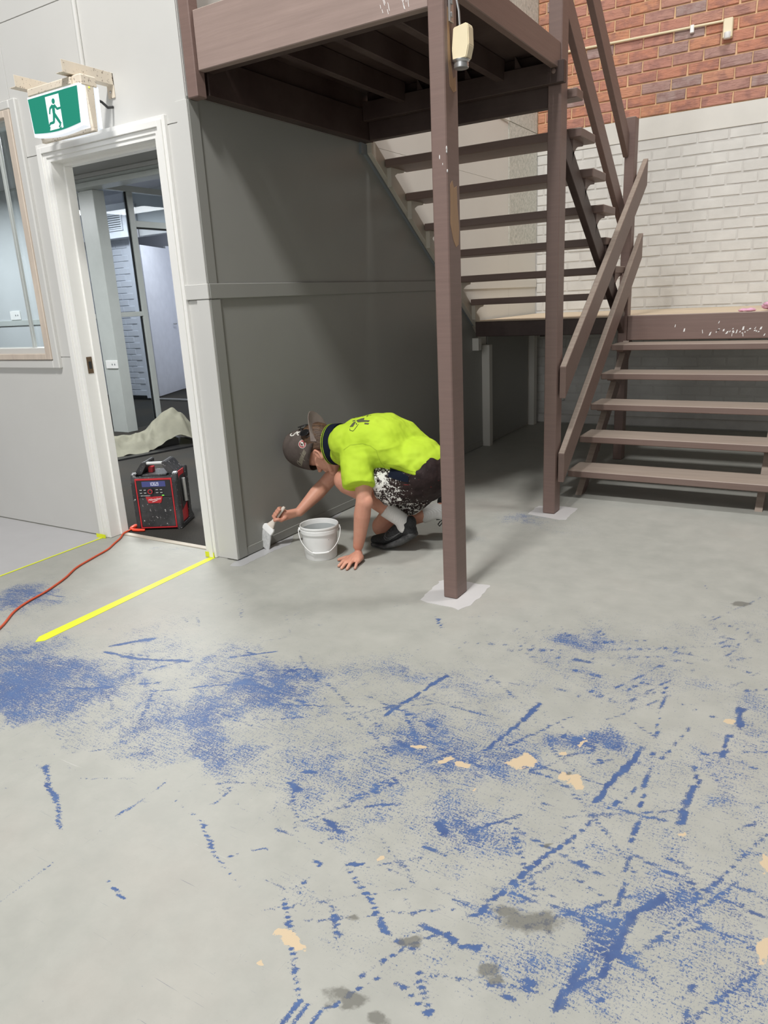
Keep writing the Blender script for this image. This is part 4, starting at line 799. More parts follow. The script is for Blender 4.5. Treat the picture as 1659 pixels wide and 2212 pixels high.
# ================================================================ RADIO
rd = thing('jobsite_radio', (-3.492, 2.79, 0.004), 'black and red paint-splattered jobsite radio on the carpet in the doorway', 'radio', rot=math.radians(29))
t = NT('splattered_black'); c = t.mix(t.step(t.noise(45, 5, 0.75), 0.615, 0.64), (0.022, 0.022, 0.024, 1), (0.75, 0.74, 0.72, 1)); c = t.mix(t.mth('MULTIPLY', t.step(t.noise(7, 4, 0.6), 0.45, 0.75), 0.25), c, (0.25, 0.24, 0.24, 1)); t.base(c); t.set(0.38); t.bump(t.noise(40, 3), 0.1, 0.002); MT['splat'] = t.m
Wd, Dp, Hh = 0.266, 0.215, 0.338
bm = bmesh.new(); bx(bm, 0.016, Wd-0.016, 0.006, Dp-0.01, 0.012, Hh-0.012, 0.006); obj('body', bm, MT['splat'], rd)
for x0, x1 in ((-0.004, 0.024), (Wd-0.024, Wd+0.006)):
    bm = bmesh.new(); prism(bm, [(0.0, 0.0), (0.0, 0.30), (0.02, Hh+0.004), (0.05, Hh+0.012), (0.05, Hh-0.02), (0.038, 0.04), (0.045, 0.0)], 0, x0, x1)
    bmesh.ops.bevel(bm, geom=list(bm.edges), offset=0.004, segments=2, affect='EDGES'); obj('corner_guard', bm, MT['splat'], rd)
    bm = bmesh.new(); prism(bm, [(0.16, 0.0), (0.17, 0.05), (0.18, Hh-0.02), (0.19, Hh+0.012), (0.235, Hh+0.005), (0.222, Hh-0.03), (0.212, 0.06), (0.245, 0.03), (0.262, 0.0)], 0, x0, x1)
    bmesh.ops.bevel(bm, geom=list(bm.edges), offset=0.004, segments=2, affect='EDGES'); obj('corner_guard', bm, MT['splat'], rd)
bm = bmesh.new(); bx(bm, -0.006, Wd+0.008, 0.04, 0.25, 0.0, 0.028, 0.004); obj('base_skid', bm, MT['splat'], rd)
for x0, x1 in ((0.005, 0.017), (Wd-0.017, Wd-0.003)):
    bm = bmesh.new(); prism(bm, [(0.045, 0.03), (0.04, Hh-0.02), (0.06, Hh), (0.185, Hh), (0.18, 0.05), (0.21, 0.03)], 0, x0, x1); obj('side_panel', bm, MT['redpl'], rd)
x0 = Wd-0.003
bm = bmesh.new(); prism(bm, [(0.075, 0.10), (0.07, Hh-0.05), (0.09, Hh-0.03), (0.17, Hh-0.03), (0.17, 0.13)], 0, x0-0.001, x0+0.002); obj('side_recess', bm, MT['blackpl'], rd)
bm = bmesh.new(); tube(bm, [(x0+0.012, 0.125, 0.145), (x0+0.012, 0.120, Hh-0.05)], 0.012, 12); obj('roll_bar', bm, MT['metal'], rd, 1)
# red frame on the front
for a in [(0.022, Wd-0.022, 0.012, 0.019), (0.022, Wd-0.022, 0.308, 0.318), (0.022, 0.030, 0.019, 0.308), (Wd-0.030, Wd-0.022, 0.019, 0.308)]:
    bm = bmesh.new(); bx(bm, a[0], a[1], -0.001, 0.008, a[2], a[3], 0.001); obj('red_trim', bm, MT['redpl'], rd)
bm = bmesh.new(); bx(bm, 0.030, Wd-0.030, 0.0, 0.008, 0.205, 0.308, 0.002); ctl = obj('control_panel', bm, MT['blackpl'], rd)
bm = bmesh.new(); bx(bm, 0.030, Wd-0.030, 0.001, 0.008, 0.019, 0.203, 0.003); obj('speaker_grille', bm, MT['splat'], rd)
bm = bmesh.new(); bx(bm, 0.062, Wd-0.062, -0.001, 0.001, 0.268, 0.301, 0.001); scr = obj('screen', bm, emit('screen_glow', srgb(86, 92, 160), 0.55), rd)
RX = Matrix.Rotation(math.pi/2, 3, 'X')
def digits(s, x, z, h, wd, th, y, mat, par):
    seg = {'1': 'bc', '0': 'abcdef', '6': 'acdefg', '9': 'abcdfg'}; bm = bmesh.new(); cx = x
    for ch in s:
        if ch == '.': bx(bm, cx-th*2.0, cx-th*0.7, y-0.0006, y, z-th*.4, z+th); continue
        R = {'a': (0, 1, 1, 1), 'g': (0, .5, 1, .5), 'd': (0, 0, 1, 0), 'f': (0, .5, 0, 1), 'b': (1, .5, 1, 1), 'e': (0, 0, 0, .5), 'c': (1, 0, 1, .5)}
        for sg in seg[ch]:
            a = R[sg]; X0 = cx+a[0]*wd; X1 = cx+a[2]*wd; Z0 = z+a[1]*h; Z1 = z+a[3]*h
            bx(bm, X0-th*.4, X1+th*.4, y-0.0006, y, Z0-th*.4, Z1+th*.4)
        cx += wd*1.65
    return obj('digits', bm, mat, par)
digits('106.9', 0.108, 0.276, 0.018, 0.009, 0.0022, -0.0012, emit('digit_glow', (0.9, 0.93, 1, 1), 0.95), scr)
bm = bmesh.new(); lathe(bm, [(0.001, 0.016), (0.015, 0.016), (0.017, 0.013), (0.017, 0.0)], (0.113, 0, 0.243), 24, Vector((0, -1, 0))); kn = obj('dial', bm, MT['blackpl'], rd, 1)
bm = bmesh.new(); lathe(bm, [(0.010, 0.0165), (0.010, 0.0175), (0.0145, 0.0175), (0.0145, 0.015)], (0.113, 0, 0.243), 24, Vector((0, -1, 0))); obj('dial_ring', bm, MT['redpl'], kn, 1)
for i, (x, z) in enumerate([(0.052, 0.232), (0.077, 0.232), (0.150, 0.232), (0.175, 0.232), (0.052, 0.250), (0.077, 0.250), (0.150, 0.250), (0.175, 0.250)]):
    bm = bmesh.new(); bx(bm, x-0.011, x+0.011, -0.003, 0.001, z-0.006, z+0.006, 0.0015); b_ = obj('button', bm, MT['blackpl'], rd)
    bm = bmesh.new(); bx(bm, x-0.007, x+0.007, -0.0036, -0.0029, z-0.0012, z+0.0012); obj('button_mark', bm, MT['whitepl'], b_)
textmesh('panel_print', 'BOX CHARGER', 0.0085, MT['whitepl'], rd, (0.077, -0.0008, 0.2145), RX, 0.0003)
bm = bmesh.new(); ell(bm, (0.182, -0.001, 0.2145), (0.008, 0.001, 0.003), n=8); obj('status_led', bm, emit('green_led', (0.3, 1, 0.1, 1), 1.0), rd)
bm = bmesh.new(); prism(bm, [(0.075, 0.208), (0.180, 0.208), (0.165, 0.168), (0.088, 0.168)], 1, -0.004, 0.002); bmesh.ops.bevel(bm, geom=list(bm.edges), offset=0.0015, segments=1, affect='EDGES'); bd = obj('badge', bm, MT['redpl'], rd)
textmesh('badge_lettering', 'Milwaukee', 0.018, MT['whitepl'], bd, (0.128, -0.0044, 0.192), Matrix.Rotation(-0.12, 3, 'Y') @ RX, 0.0004, 0.35)
bm = bmesh.new(); prism(bm, [(0.112, 0.178), (0.145, 0.1865), (0.146, 0.1845), (0.114, 0.175)], 1, -0.0048, -0.004); obj('badge_lettering', bm, MT['whitepl'], bd)
# handle
bm = bmesh.new(); bx(bm, 0.075, Wd-0.075, 0.055, 0.085, Hh+0.048, Hh+0.066, 0.006); obj('handle_grip', bm, MT['metal'], rd)
for s in (0, 1):
    f_ = (lambda x: x) if s == 0 else (lambda x: Wd-x)
    bm = bmesh.new(); prism(bm, [(f_(0.0), Hh-0.01), (f_(0.052), Hh+0.058), (f_(0.065), Hh+0.070), (f_(0.085), Hh+0.070), (f_(0.085), Hh+0.044), (f_(0.068), Hh+0.030), (f_(0.055), Hh-0.005)], 1, 0.045, 0.20)
    bmesh.ops.bevel(bm, geom=list(bm.edges), offset=0.004, segments=2, affect='EDGES'); obj('handle_bracket', bm, MT['splat'], rd)
bm = bmesh.new(); bx(bm, 0.06, Wd-0.06, 0.03, 0.20, Hh-0.014, Hh-0.002, 0.003); obj('top_plate', bm, MT['splat'], rd)
bm = bmesh.new(); bx(bm, 0.078, 0.108, 0.09, 0.13, Hh-0.003, Hh+0.032, 0.003); obj('latch', bm, MT['redpl'], rd)

# ================================================================ ORANGE CORD
MT['orange'] = plain('orange_cord_rubber', srgb(214, 86, 48), 0.45)
MT['orangepl'] = plain('orange_plastic', srgb(240, 74, 44), 0.35)
t = thing('extension_cord', (-3.1, 2.1, 0), 'orange extension cord snaking from the left door jamb across the floor', 'cord')
P = [(-2.80, 1.33), (-2.926,1.554),(-3.034,1.688),(-3.085,1.789),(-3.122,1.912),(-3.192,2.064),(-3.272,2.191),(-3.322,2.33),(-3.365,2.463),(-3.415,2.547),(-3.47,2.64),(-3.515,2.70),(-3.53,2.77)]
pts = []
for i in range(len(P)-1):
    p0 = P[max(i-1, 0)]; p1_ = P[i]; p2_ = P[i+1]; p3_ = P[min(i+2, len(P)-1)]
    for k in range(6):
        s = k/6; f = lambda a, b, c, d: 0.5*((2*b)+(-a+c)*s+(2*a-5*b+4*c-d)*s*s+(-a+3*b-3*c+d)*s**3)
        pts.append((f(p0[0], p1_[0], p2_[0], p3_[0]), f(p0[1], p1_[1], p2_[1], p3_[1]), 0.0065 if i < 10 else 0.0065+min(1, (i-10)/2+s/2)*0.006))
bm = bmesh.new(); tube(bm, pts, 0.0052, 8); att(obj('cable', bm, MT['orange'], smooth=1), t)
bm = bmesh.new(); loft(bm, [((-3.532, 2.765, 0.016), (0, 0, .006), (.006, 0, 0)), ((-3.533, 2.778, 0.018), (0, 0, .010), (.012, 0, 0)), ((-3.538, 2.80, 0.018), (0, 0, .012), (.014, 0.004, 0)), ((-3.546, 2.822, 0.018), (0, 0, .011), (.012, 0.006, 0))], 14, 3)
o = att(obj('plug', bm, MT['orangepl'], smooth=1), t)
bm = bmesh.new(); tube(bm, [(-3.53, 2.772, 0.016), (-3.50, 2.765, 0.014), (-3.465, 2.776, 0.014), (-3.435, 2.794, 0.013)], [0.006, 0.009, 0.0095, 0.007], 10); att(obj('plug_grip', bm, MT['orangepl'], smooth=1), t)

# ================================================================ BUCKET
bk = thing('bucket', (-2.19, 2.875, 0), 'white plastic paint bucket with wire handle beside the crouching man', 'bucket')
H_ = 0.178
bm = bmesh.new(); lathe(bm, [(0.0005, 0.003), (0.078, 0.003), (0.081, 0.0), (0.083, 0.004), (0.0925, 0.138), (0.099, 0.140), (0.100, 0.158), (0.0965, 0.160), (0.0975, 0.163), (0.101, 0.168), (0.1005, H_-0.003), (0.099, H_), (0.096, H_-0.002), (0.0935, 0.15), (0.080, 0.012), (0.0005, 0.010)], (0, 0, 0), 64)
obj('shell', bm, MT['whitepl'], bk, 0.7)
MT['insidepaint'] = plain('grey_paint_film', srgb(186, 190, 190), 0.35)
bm = bmesh.new(); lathe(bm, [(0.0005, 0.03), (0.0805, 0.03), (0.0927, 0.152), (0.0919, 0.152), (0.0790, 0.032), (0.0005, 0.032)], (0, 0, 0), 64); obj('wet_paint', bm, MT['insidepaint'], bk, 0.7)
ax = Vector((math.cos(0.63), math.sin(0.63), 0)); nrm = Vector((ax.y, -ax.x, 0))
pl = []
for k in range(0, 25):
    a = math.pi*k/24; hx = math.cos(a)*0.108; dz = -math.sin(a)*0.115
    if 7 <= k <= 17: dz = max(dz, -0.108)-0.002*math.sin((k-7)/10*math.pi)
    pl.append(tuple(-ax*hx + nrm*(0.006+math.sin(a)*0.088) + Vector((0, 0, 0.155+dz*0.98))))
bm = bmesh.new(); tube(bm, [tuple(-ax*0.102+Vector((0, 0, 0.158)))]+pl+[tuple(ax*0.102+Vector((0, 0, 0.158)))], 0.0021, 8); hd = obj('wire_handle', bm, MT['whitepl'], bk, 1)
bm = bmesh.new(); tube(bm, pl[9:16], 0.0055, 10); obj('handle_grip', bm, MT['whitepl'], hd, 1)
for s in (-1, 1):
    bm = bmesh.new(); c = ax*s*0.098; lathe(bm, [(0.0005, 0.009), (0.008, 0.009), (0.0095, 0.004), (0.0095, -0.004)], (c.x, c.y, 0.156), 14, ax*s); obj('handle_lug', bm, MT['whitepl'], bk, 1)
bm = bmesh.new(); ell(bm, (nrm*0.0895+ax*0.045+Vector((0, 0, 0.115))).to_tuple(), (0.002, 0.002, 0.0025), n=8); obj('paint_speck', bm, MT['cap'], bk)

# ================================================================ DUST SHEET over a low tray in the room
MT['canvas'] = paint('canvas_dust_sheet', srgb(186, 184, 166), 0.85, 0.06, 9, 0.5)
dt = thing('equipment_tray', (-5.45, 4.6, 0.004), 'low black tray showing under the canvas dust sheet', 'tray')
bm = bmesh.new(); prism(bm, [(-5.47, 4.16), (-5.36, 4.18), (-5.15, 5.02), (-5.75, 5.25), (-6.0, 4.5)], 2, 0.004, 0.02); att(obj('tray_base', bm, MT['blackpl']), dt)
bm = bmesh.new(); prism(bm, [(-5.66, 4.30), (-5.56, 4.34), (-5.37, 4.92), (-5.76, 5.12), (-5.96, 4.55)], 2, 0.021, 0.08); att(obj('tray_side', bm, MT['blackpl']), dt)
def sheet():
    nu, nv = 90, 44; bm = bmesh.new(); G_ = []
    rr = random.Random(4); ph = [rr.uniform(0, 6.3) for _ in range(8)]
    for i in range(nu):
        u = i/(nu-1); row = []
        fx = -5.52+0.30*u; fy = 4.02+1.08*u           # front (near) edge line
        dx, dy = -0.47, 0.22                           # towards the back
        ridge = 0.19+0.03*math.sin(u*9+1)+0.14*math.exp(-((u-0.80)/0.13)**2)
        lift = 0.012+0.085*math.exp(-((u-0.76)/0.14)**2)+0.02*u
        if u > 0.9: lift = max(0.006, lift*(1-u)/0.1); ridge *= 1-0.7*(u-0.9)/0.1*(u-0.9)/0.1
        for j in range(nv):
            v = j/(nv-1)
            s_ = math.sin(min(1, v/0.45)*math.pi/2) if v < 0.45 else math.cos((v-0.45)/0.55*math.pi/2*0.97)
            z = lift+(ridge-lift)*s_
            wr_ = 0.010*math.sin(u*23+v*7+ph[0])+0.008*math.sin(u*41-v*13+ph[1])+0.006*math.sin(u*15+v*31+ph[2])+0.007*math.sin(u*67+3*math.sin(v*9))
            z = max(0.0065, z+wr_*math.sin(math.pi*min(1, v*1.4+0.15))*1.1)
            x = fx+dx*v+0.012*math.sin(u*31+v*4+ph[3])-0.03*(1-v)*math.sin(u*12); y = fy+dy*v+0.012*math.sin(u*17+ph[4])
            if u > 0.93 : x += 0.25*(u-0.93)
            row.append(bm.verts.new((x, y, z+0.001)))
        G_.append(row)
    for i in range(nu-1):
        for j in range(nv-1): bm.faces.new((G_[i][j], G_[i+1][j], G_[i+1][j+1], G_[i][j+1]))
    bmesh.ops.solidify(bm, geom=list(bm.faces), thickness=0.003)
    return bm
tag(obj('dust_sheet', sheet(), MT['canvas'], smooth=9), 'crumpled off-white canvas dust sheet on the dark carpet', 'dust sheet')

# ================================================================ PINK CLOTH on the landing
MT['pink'] = paint('pink_cloth', srgb(226, 176, 200), 0.85, 0.12, 40, 0.4)
bm = bmesh.new(); rr = random.Random(2)
for i in range(16):
    ell(bm, (-0.50+rr.uniform(0, 0.34), 5.74+rr.uniform(-0.06, 0.08), 1.082+rr.uniform(0.008, 0.055)), (rr.uniform(.03, .07), rr.uniform(.03, .05), rr.uniform(.018, .032)), n=12)
ell(bm, (-0.55, 5.72, 1.078), (0.06, 0.035, 0.012), n=12)
tag(blob('cloth', bm, MT['pink'], None, 0.006, 3, (0.02, 0.03)), 'crumpled pink cloth lying on the landing at the right', 'cloth')
# ================================================================ PERSON (crouching, painting the foot of the wall)
def skinmat():
    t = NT('skin'); n = t.noise(6, 4); n2 = t.noise(40, 3)
    c = t.ramp(n, [(0.3, srgb(200, 140, 118)), (0.7, srgb(214, 160, 136))]); c = t.mix(t.mth('MULTIPLY', t.step(n2, 0.45, 0.8), 0.25), c, srgb(190, 120, 100))
    t.base(c); t.set(0.5, spec=0.35); t.b.inputs['Subsurface Weight'].default_value = 0.08; t.b.inputs['Subsurface Radius'].default_value = (0.01, 0.004, 0.002); t.bump(t.noise(220, 2), 0.08, 0.001); return t.m
MT['skin'] = skinmat()
MT['nail'] = plain('finger_nail', srgb(226, 178, 158), 0.3)
t = NT('fluoro_polo_knit'); n = t.noise(4, 3); c = t.ramp(n, [(0.3, srgb(178, 208, 52)), (0.7, srgb(190, 218, 64))]); t.base(c); t.set(0.75, spec=0.2)
wv = t.noise(1.0, 1, 0.4, t.mapped((7, 5, 16), (0, 0.9, 0)), 0.6); t.bump(t.mth('ADD', wv, t.mth('MULTIPLY', t.noise(500, 1), 0.02)), 0.5, 0.03); MT['polo'] = t.m
MT['navy'] = plain('navy_knit', srgb(22, 28, 44), 0.8, spec=0.15)
t = NT('paint_splattered_shorts'); n = t.noise(26, 5, 0.7); fine = t.noise(90, 4, 0.7)
gx = t.N('ShaderNodeSeparateXYZ'); t.L(t.coord(), gx.inputs[0])
# more paint towards the hem of the leg
hem = t.step(gx.outputs[0], -1.62, -1.80)
th = t.mth('SUBTRACT', 0.72, t.mth('MULTIPLY', hem, 0.19)); m1 = t.step(t.mth('SUBTRACT', n, th), 0, 0.015); m2 = t.step(t.mth('SUBTRACT', fine, t.mth('ADD', th, 0.015)), 0, 0.02)
c = t.mix(t.mth('MAXIMUM', m1, m2), t.ramp(t.noise(20, 3), [(0.3, srgb(34, 24, 24)), (0.7, srgb(50, 38, 37))]), srgb(228, 226, 220))
redm = t.mth('MULTIPLY', t.step(t.noise(1.0, 3, 0.6, t.mapped((14, 14, 130), (0, 0.25, 0)), 0.5), 0.71, 0.725), t.step(gx.outputs[0], -1.80, -1.72))
c = t.mix(redm, c, srgb(205, 48, 50)); t.base(c); t.set(0.7, spec=0.2); t.bump(t.noise(9, 4, 0.6), 0.5, 0.02); MT['shorts'] = t.m
t = NT('ribbed_white_sock'); t.base(srgb(228, 226, 222)); t.set(0.85, spec=0.1); MT['sock'] = t.m
wvn = t.N('ShaderNodeTexWave'); wvn.inputs['Scale'].default_value = 1.0; wvn.inputs['Distortion'].default_value = 0.4; wvn.bands_direction = 'Y'; t.L(t.mapped((60, 60, 60), (0, 0, 0.0)), wvn.inputs['Vector']); t.bump(wvn.outputs['Fac'], 0.35, 0.003)
t = NT('black_mesh_shoe'); c = t.mix(t.step(t.noise(70, 5, 0.75), 0.69, 0.71), t.ramp(t.noise(160, 2), [(0.35, (0.008, 0.008, 0.009, 1)), (0.7, (0.028, 0.028, 0.03, 1))]), (0.5, 0.5, 0.49, 1)); t.base(c); t.set(0.7); t.bump(t.noise(300, 2), 0.4, 0.002); MT['shoe'] = t.m
t = NT('dusty_black_sole'); c = t.ramp(t.noise(30, 4, 0.7), [(0.35, (0.022, 0.022, 0.023, 1)), (0.75, (0.10, 0.10, 0.098, 1))]); t.base(c); t.set(0.7); MT['sole'] = t.m
t = NT('faded_brown_cap'); n = t.noise(9, 4, 0.6); c = t.ramp(n, [(0.3, srgb(104, 94, 88)), (0.7, srgb(138, 126, 119))]); c = t.mix(t.step(t.noise(45, 4, 0.6), 0.72, 0.735), c, srgb(220, 214, 205)); t.base(c); t.set(0.85, spec=0.15); t.bump(t.noise(500, 1), 0.2, 0.002); MT['cap_cloth'] = t.m
MT['stitch'] = plain('pale_stitching', srgb(190, 182, 160), 0.8); MT['patchwhite'] = plain('white_embroidery', srgb(236, 232, 222), 0.8); MT['patchred'] = plain('faded_red_embroidery', srgb(196, 96, 100), 0.8)
t = NT('brown_hair'); n = t.noise(1.0, 4, 0.6, t.mapped((20, 20, 160), (0, 0.9, 0))); t.base(t.ramp(n, [(0.3, srgb(52, 36, 26)), (0.7, srgb(104, 78, 56))])); t.set(0.55); t.bump(n, 0.8, 0.006); MT['hair'] = t.m

PR = thing('person', (-1.93, 3.08, 0), 'crouching man in fluorescent yellow polo, dark paint-splattered shorts and backwards cap, painting the wall base', 'person')
V = Vector
# --- joints
n_sh, n_el, n_wr = V((-1.945, 2.955, .585)), V((-1.912, 2.885, .318)), V((-1.968, 2.895, .068))
f_sh, f_el, f_wr = V((-2.17, 3.24, .50)), V((-2.35, 3.165, .300)), V((-2.408, 2.995, .184))
n_hip, n_knee, n_ank = V((-1.72, 3.08, .440)), V((-2.10, 3.00, .385)), V((-1.835, 3.12, .165))
f_hip, f_knee, f_ank = V((-1.75, 3.26, .40)), V((-2.045, 3.25, .070)), V((-1.775, 3.37, .150))
neck = V((-2.17, 3.09, .555)); headc = V((-2.270, 3.08, .512))
U = V((-0.84, 0, 0.54)).normalized(); Fd = V((-0.54, 0, -0.84)); Fd = (Fd-U*Fd.dot(U)).normalized(); Lf = U.cross(Fd).normalized()   # up, forward (face down), left (towards camera)
bm = bmesh.new()
# arms
def limbchain(pts):
    for (a, ra), (b, rb) in zip(pts, pts[1:]): capsule(bm, a, b, ra, rb, 16)
limbchain([(n_sh+V((.0, .03, -.05)), .044), (n_sh.lerp(n_el, .55), .046), (n_el, .039)])
limbchain([(n_el, .040), (n_el.lerp(n_wr, .28), .043), (n_el.lerp(n_wr, .75), .032), (n_wr+V((0, 0, .012)), .027)])
ell(bm, n_el+V((.014, .0, .0)), (.036, .034, .042))
limbchain([(f_sh+V((.02, -.03, -.02)), .044), (f_sh.lerp(f_el, .5), .048), (f_el, .040)])
limbchain([(f_el, .041), (f_el.lerp(f_wr, .3), .043), (f_el.lerp(f_wr, .8), .031), (f_wr, .027)])
# near hand flat on the floor
kn = [V((-2.000, 2.838, .024)), V((-1.978, 2.824, .026)), V((-1.954, 2.820, .026)), V((-1.930, 2.828, .023))]
palm_b = n_wr+V((.004, -.018, -.034))
for k_ in kn:
    capsule(bm, n_wr+V((.004, -.008, -.028)), k_, .0215, .0125, 12)
capsule(bm, palm_b+V((-.014, 0, -.006)), kn[0], .021, .0135, 12); capsule(bm, palm_b+V((.016, .0, -.008)), kn[3], .020, .0125, 12)
ft = [V((-2.006, 2.768, .0085)), V((-1.976, 2.748, .0085)), V((-1.944, 2.749, .0085)), V((-1.912, 2.772, .0085))]
mids = []
for k_, f_, r_ in zip(kn, ft, (.0105, .0108, .0103, .0092)):
    m_ = k_.lerp(f_, .45)+V((0, 0, .0065)); m2_ = k_.lerp(f_, .76)+V((0, 0, .0015)); mids.append(m2_)
    capsule(bm, k_, m_, r_*1.03, r_*.98, 12); capsule(bm, m_, m2_, r_*.98, r_*.90, 12); capsule(bm, m2_, f_, r_*.90, r_*.78, 12)
    ell(bm, k_+V((0, 0, .003)), (.0105, .0105, .0105), n=10)
tb = palm_b+V((-.020, -.004, -.010)); tm = V((-2.028, 2.862, .017)); tt = V((-2.058, 2.842, .0095))
capsule(bm, tb, tm, .016, .0118, 12); capsule(bm, tm, tt, .0118, .0085, 12)
# far hand gripping the brush handle
hA, hB = V((-2.447, 2.91, .222)), V((-2.516, 2.872, .125)); hd_ = (hB-hA).normalized()
grip = hA.lerp(hB, .34)
e_ = (grip-f_wr); e_ -= hd_*e_.dot(hd_); e_.normalize(); q_ = hd_.cross(e_).normalized()
if q_.y > 0: q_ = -q_          # towards the camera
pc = f_wr.lerp(grip, .52)
for o_ in (-.024, -.006, .012, .028): capsule(bm, f_wr+hd_*o_*.35, grip-e_*.030+hd_*o_-q_*.002, .018, .0125, 12)
for i_, o_ in enumerate((-.027, -.009, .009, .026)):
    H0 = grip+hd_*o_; r_ = (.0100, .0102, .0098, .0088)[i_]
    ch = [H0-e_*.030-q_*.004, H0-e_*.016-q_*.022, H0+e_*.004-q_*.022, H0+e_*.018-q_*.010, H0+e_*.017+q_*.005]
    for a, b in zip(ch, ch[1:]): capsule(bm, a, b, r_, r_*.95, 12)
H0 = grip+hd_*.020
ch = [grip-e_*.040+q_*.008, H0-e_*.022+q_*.018, H0-e_*.002+q_*.019, H0+hd_*.016+e_*.010+q_*.015]
for (a, b), r_ in zip(zip(ch, ch[1:]), (.013, .0112, .0098)): capsule(bm, a, b, r_, r_*.9, 12)
# legs
limbchain([(n_hip+V((-.02, 0, -.02)), .075), (n_hip.lerp(n_knee, .5), .076), (n_knee+V((.02, 0, -.004)), .056)])
ell(bm, n_knee+V((-.006, 0, .0)), (.050, .050, .055))
limbchain([(n_knee+V((.012, 0, -.02)), .050), (n_knee.lerp(n_ank, .35)+V((.012, 0, .012)), .055), (n_knee.lerp(n_ank, .75), .038), (n_ank, .031)])
limbchain([(f_hip, .070), (f_hip.lerp(f_knee, .5), .074), (f_knee+V((.01, 0, .006)), .056)])
ell(bm, f_knee, (.054, .052, .058))
limbchain([(f_knee+V((.02, 0, .005)), .052), (f_knee.lerp(f_ank, .4)+V((0, 0, .012)), .056), (f_knee.lerp(f_ank, .8), .040), (f_ank, .032), (f_ank+V((.03, .02, .02)), .032)])
# torso core and neck
loft(bm, [(V((-2.12, 3.10, .545)), V((0, 0, .085)), V((0, .12, 0))), (V((-2.0, 3.10, .565)), V((0, 0, .105)), V((0, .155, 0))), (V((-1.87, 3.12, .545)), V((.02, 0, .085)), V((0, .13, 0))), (V((-1.80, 3.15, .49)), V((.04, 0, .055)), V((0, .10, 0)))], 20)
capsule(bm, V((-2.12, 3.09, .55)), headc+V((.03, 0, -.01)), .062, .058, 18)
# head
hx = (U, Fd, Lf)
def hp(u, f, l): return headc+(U*u+Fd*f+Lf*l)*1.06
ell(bm, hp(.055, -.008, 0), (.104, .102, .080), hx, 22); ell(bm, hp(.062, .052, 0), (.080, .070, .073), hx, 20)             # cranium
ell(bm, hp(-.015, .030, 0), (.085, .062, .062), hx, 20)             # face mass
capsule(bm, hp(-.060, .012, 0), hp(-.092, .060, 0), .046, .024, 14)   # jaw to chin
for s in (-1, 1):
    capsule(bm, hp(-.035, -.012, .050*s), hp(-.085, .045, .022*s), .022, .016, 12)
    ell(bm, hp(-.018, .060, .034*s), (.020, .018, .020), hx, 12)     # cheek bones
    ell(bm, hp(.022, .078, .026*s), (.012, .012, .024), hx, 12)      # brow
    ell(bm, hp(-.020, -.008, .078*s), (.034, .020, .009), hx, 14)    # ear
    capsule(bm, hp(.010, -.020, .086*s), hp(-.014, -.027, .090*s), .006, .006, 8); capsule(bm, hp(-.014, -.027, .090*s), hp(-.044, -.010, .083*s), .006, .0055, 8); capsule(bm, hp(.010, -.020, .086*s), hp(.010, .002, .083*s), .006, .005, 8)
capsule(bm, hp(.012, .084, 0), hp(-.022, .108, 0), .009, .012, 12)    # nose
ell(bm, hp(-.026, .098, .009), (.008, .010, .008), hx, 10); ell(bm, hp(-.026, .098, -.009), (.008, .010, .008), hx, 10)
ell(bm, hp(-.050, .084, 0), (.0055, .010, .020), hx, 12); ell(bm, hp(-.060, .082, 0), (.006, .010, .018), hx, 12)   # lips
body = blob('body', bm, MT['skin'], None, 0.0042, 5); att(body, PR)
for p_, m2_ in zip(ft, mids):
    d_ = (p_-m2_).normalized(); b2 = bmesh.new(); ell(b2, p_-d_*.001+V((0, 0, .0062)), (.0058, .0045, .0018), (d_, d_.cross(V((0, 0, 1))).normalized(), V((0, 0, 1))), 10); att(obj('finger_nail', b2, MT['nail'], smooth=9), PR)
for s in (-1, 1):
    b2 = bmesh.new(); ell(b2, hp(.006, .070, .029*s), (.006, .007, .011), hx, 12); att(obj('eye', b2, MT['patchwhite'], smooth=9), PR)
    b2 = bmesh.new(); ell(b2, hp(.004, .0750, .029*s), (.004, .0025, .0045), hx, 10); att(obj('iris', b2, MT['blackpl'], smooth=9), PR)
# --- hair at the nape and round the ear
bm = bmesh.new(); ell(bm, hp(.055, -.018, 0), (.108, .106, .088), hx, 22); ell(bm, hp(-.035, -.062, 0), (.060, .045, .066), hx, 18)
for v in list(bm.verts):
    q = v.co-headc; f_ = q.dot(Fd); u_ = q.dot(U)
    if f_ > -0.022 and u_ < 0.025: v.co -= Fd*(f_+0.022)
    if f_ > 0.055: v.co -= Fd*(f_-0.055)
att(blob('hair', bm, MT['hair'], None, 0.004, 2, (0.006, 0.012)), PR)
# --- polo shirt
bm = bmesh.new()
secs = [(V((-2.170, 3.095, .553)), V((.035, 0, .078)), V((0, .085, 0))), (V((-2.150, 3.095, .560)), V((.03, 0, .105)), V((0, .125, 0))), (V((-2.075, 3.095, .572)), V((.02, 0, .128)), V((0, .190, 0))), (V((-1.985, 3.10, .582)), V((.0, 0, .134)), V((0, .205, 0))),
        (V((-1.89, 3.11, .580)), V((-.02, 0, .137)), V((0, .200, 0))), (V((-1.79, 3.13, .552)), V((-.045, 0, .128)), V((0, .190, 0))), (V((-1.71, 3.145, .500)), V((-.070, 0, .108)), V((0, .182, 0))), (V((-1.668, 3.155, .462)), V((-.070, 0, .078)), V((0, .176, 0)))]
loft(bm, [(c, -a, b) for c, a, b in secs], 28, 2.3)
he = V((-1.928, 2.872, .408))                                        # near sleeve
capsule(bm, V((-2.00, 2.985, .60)), V((-1.965, 2.925, .50)), .092, .084, 20); capsule(bm, V((-1.965, 2.925, .50)), he+V((.002, 0, -.01)), .084, .076, 20, flat1=True)
capsule(bm, V((-2.13, 3.20, .535)), f_sh.lerp(f_el, .58), .095, .076, 20, flat1=True)
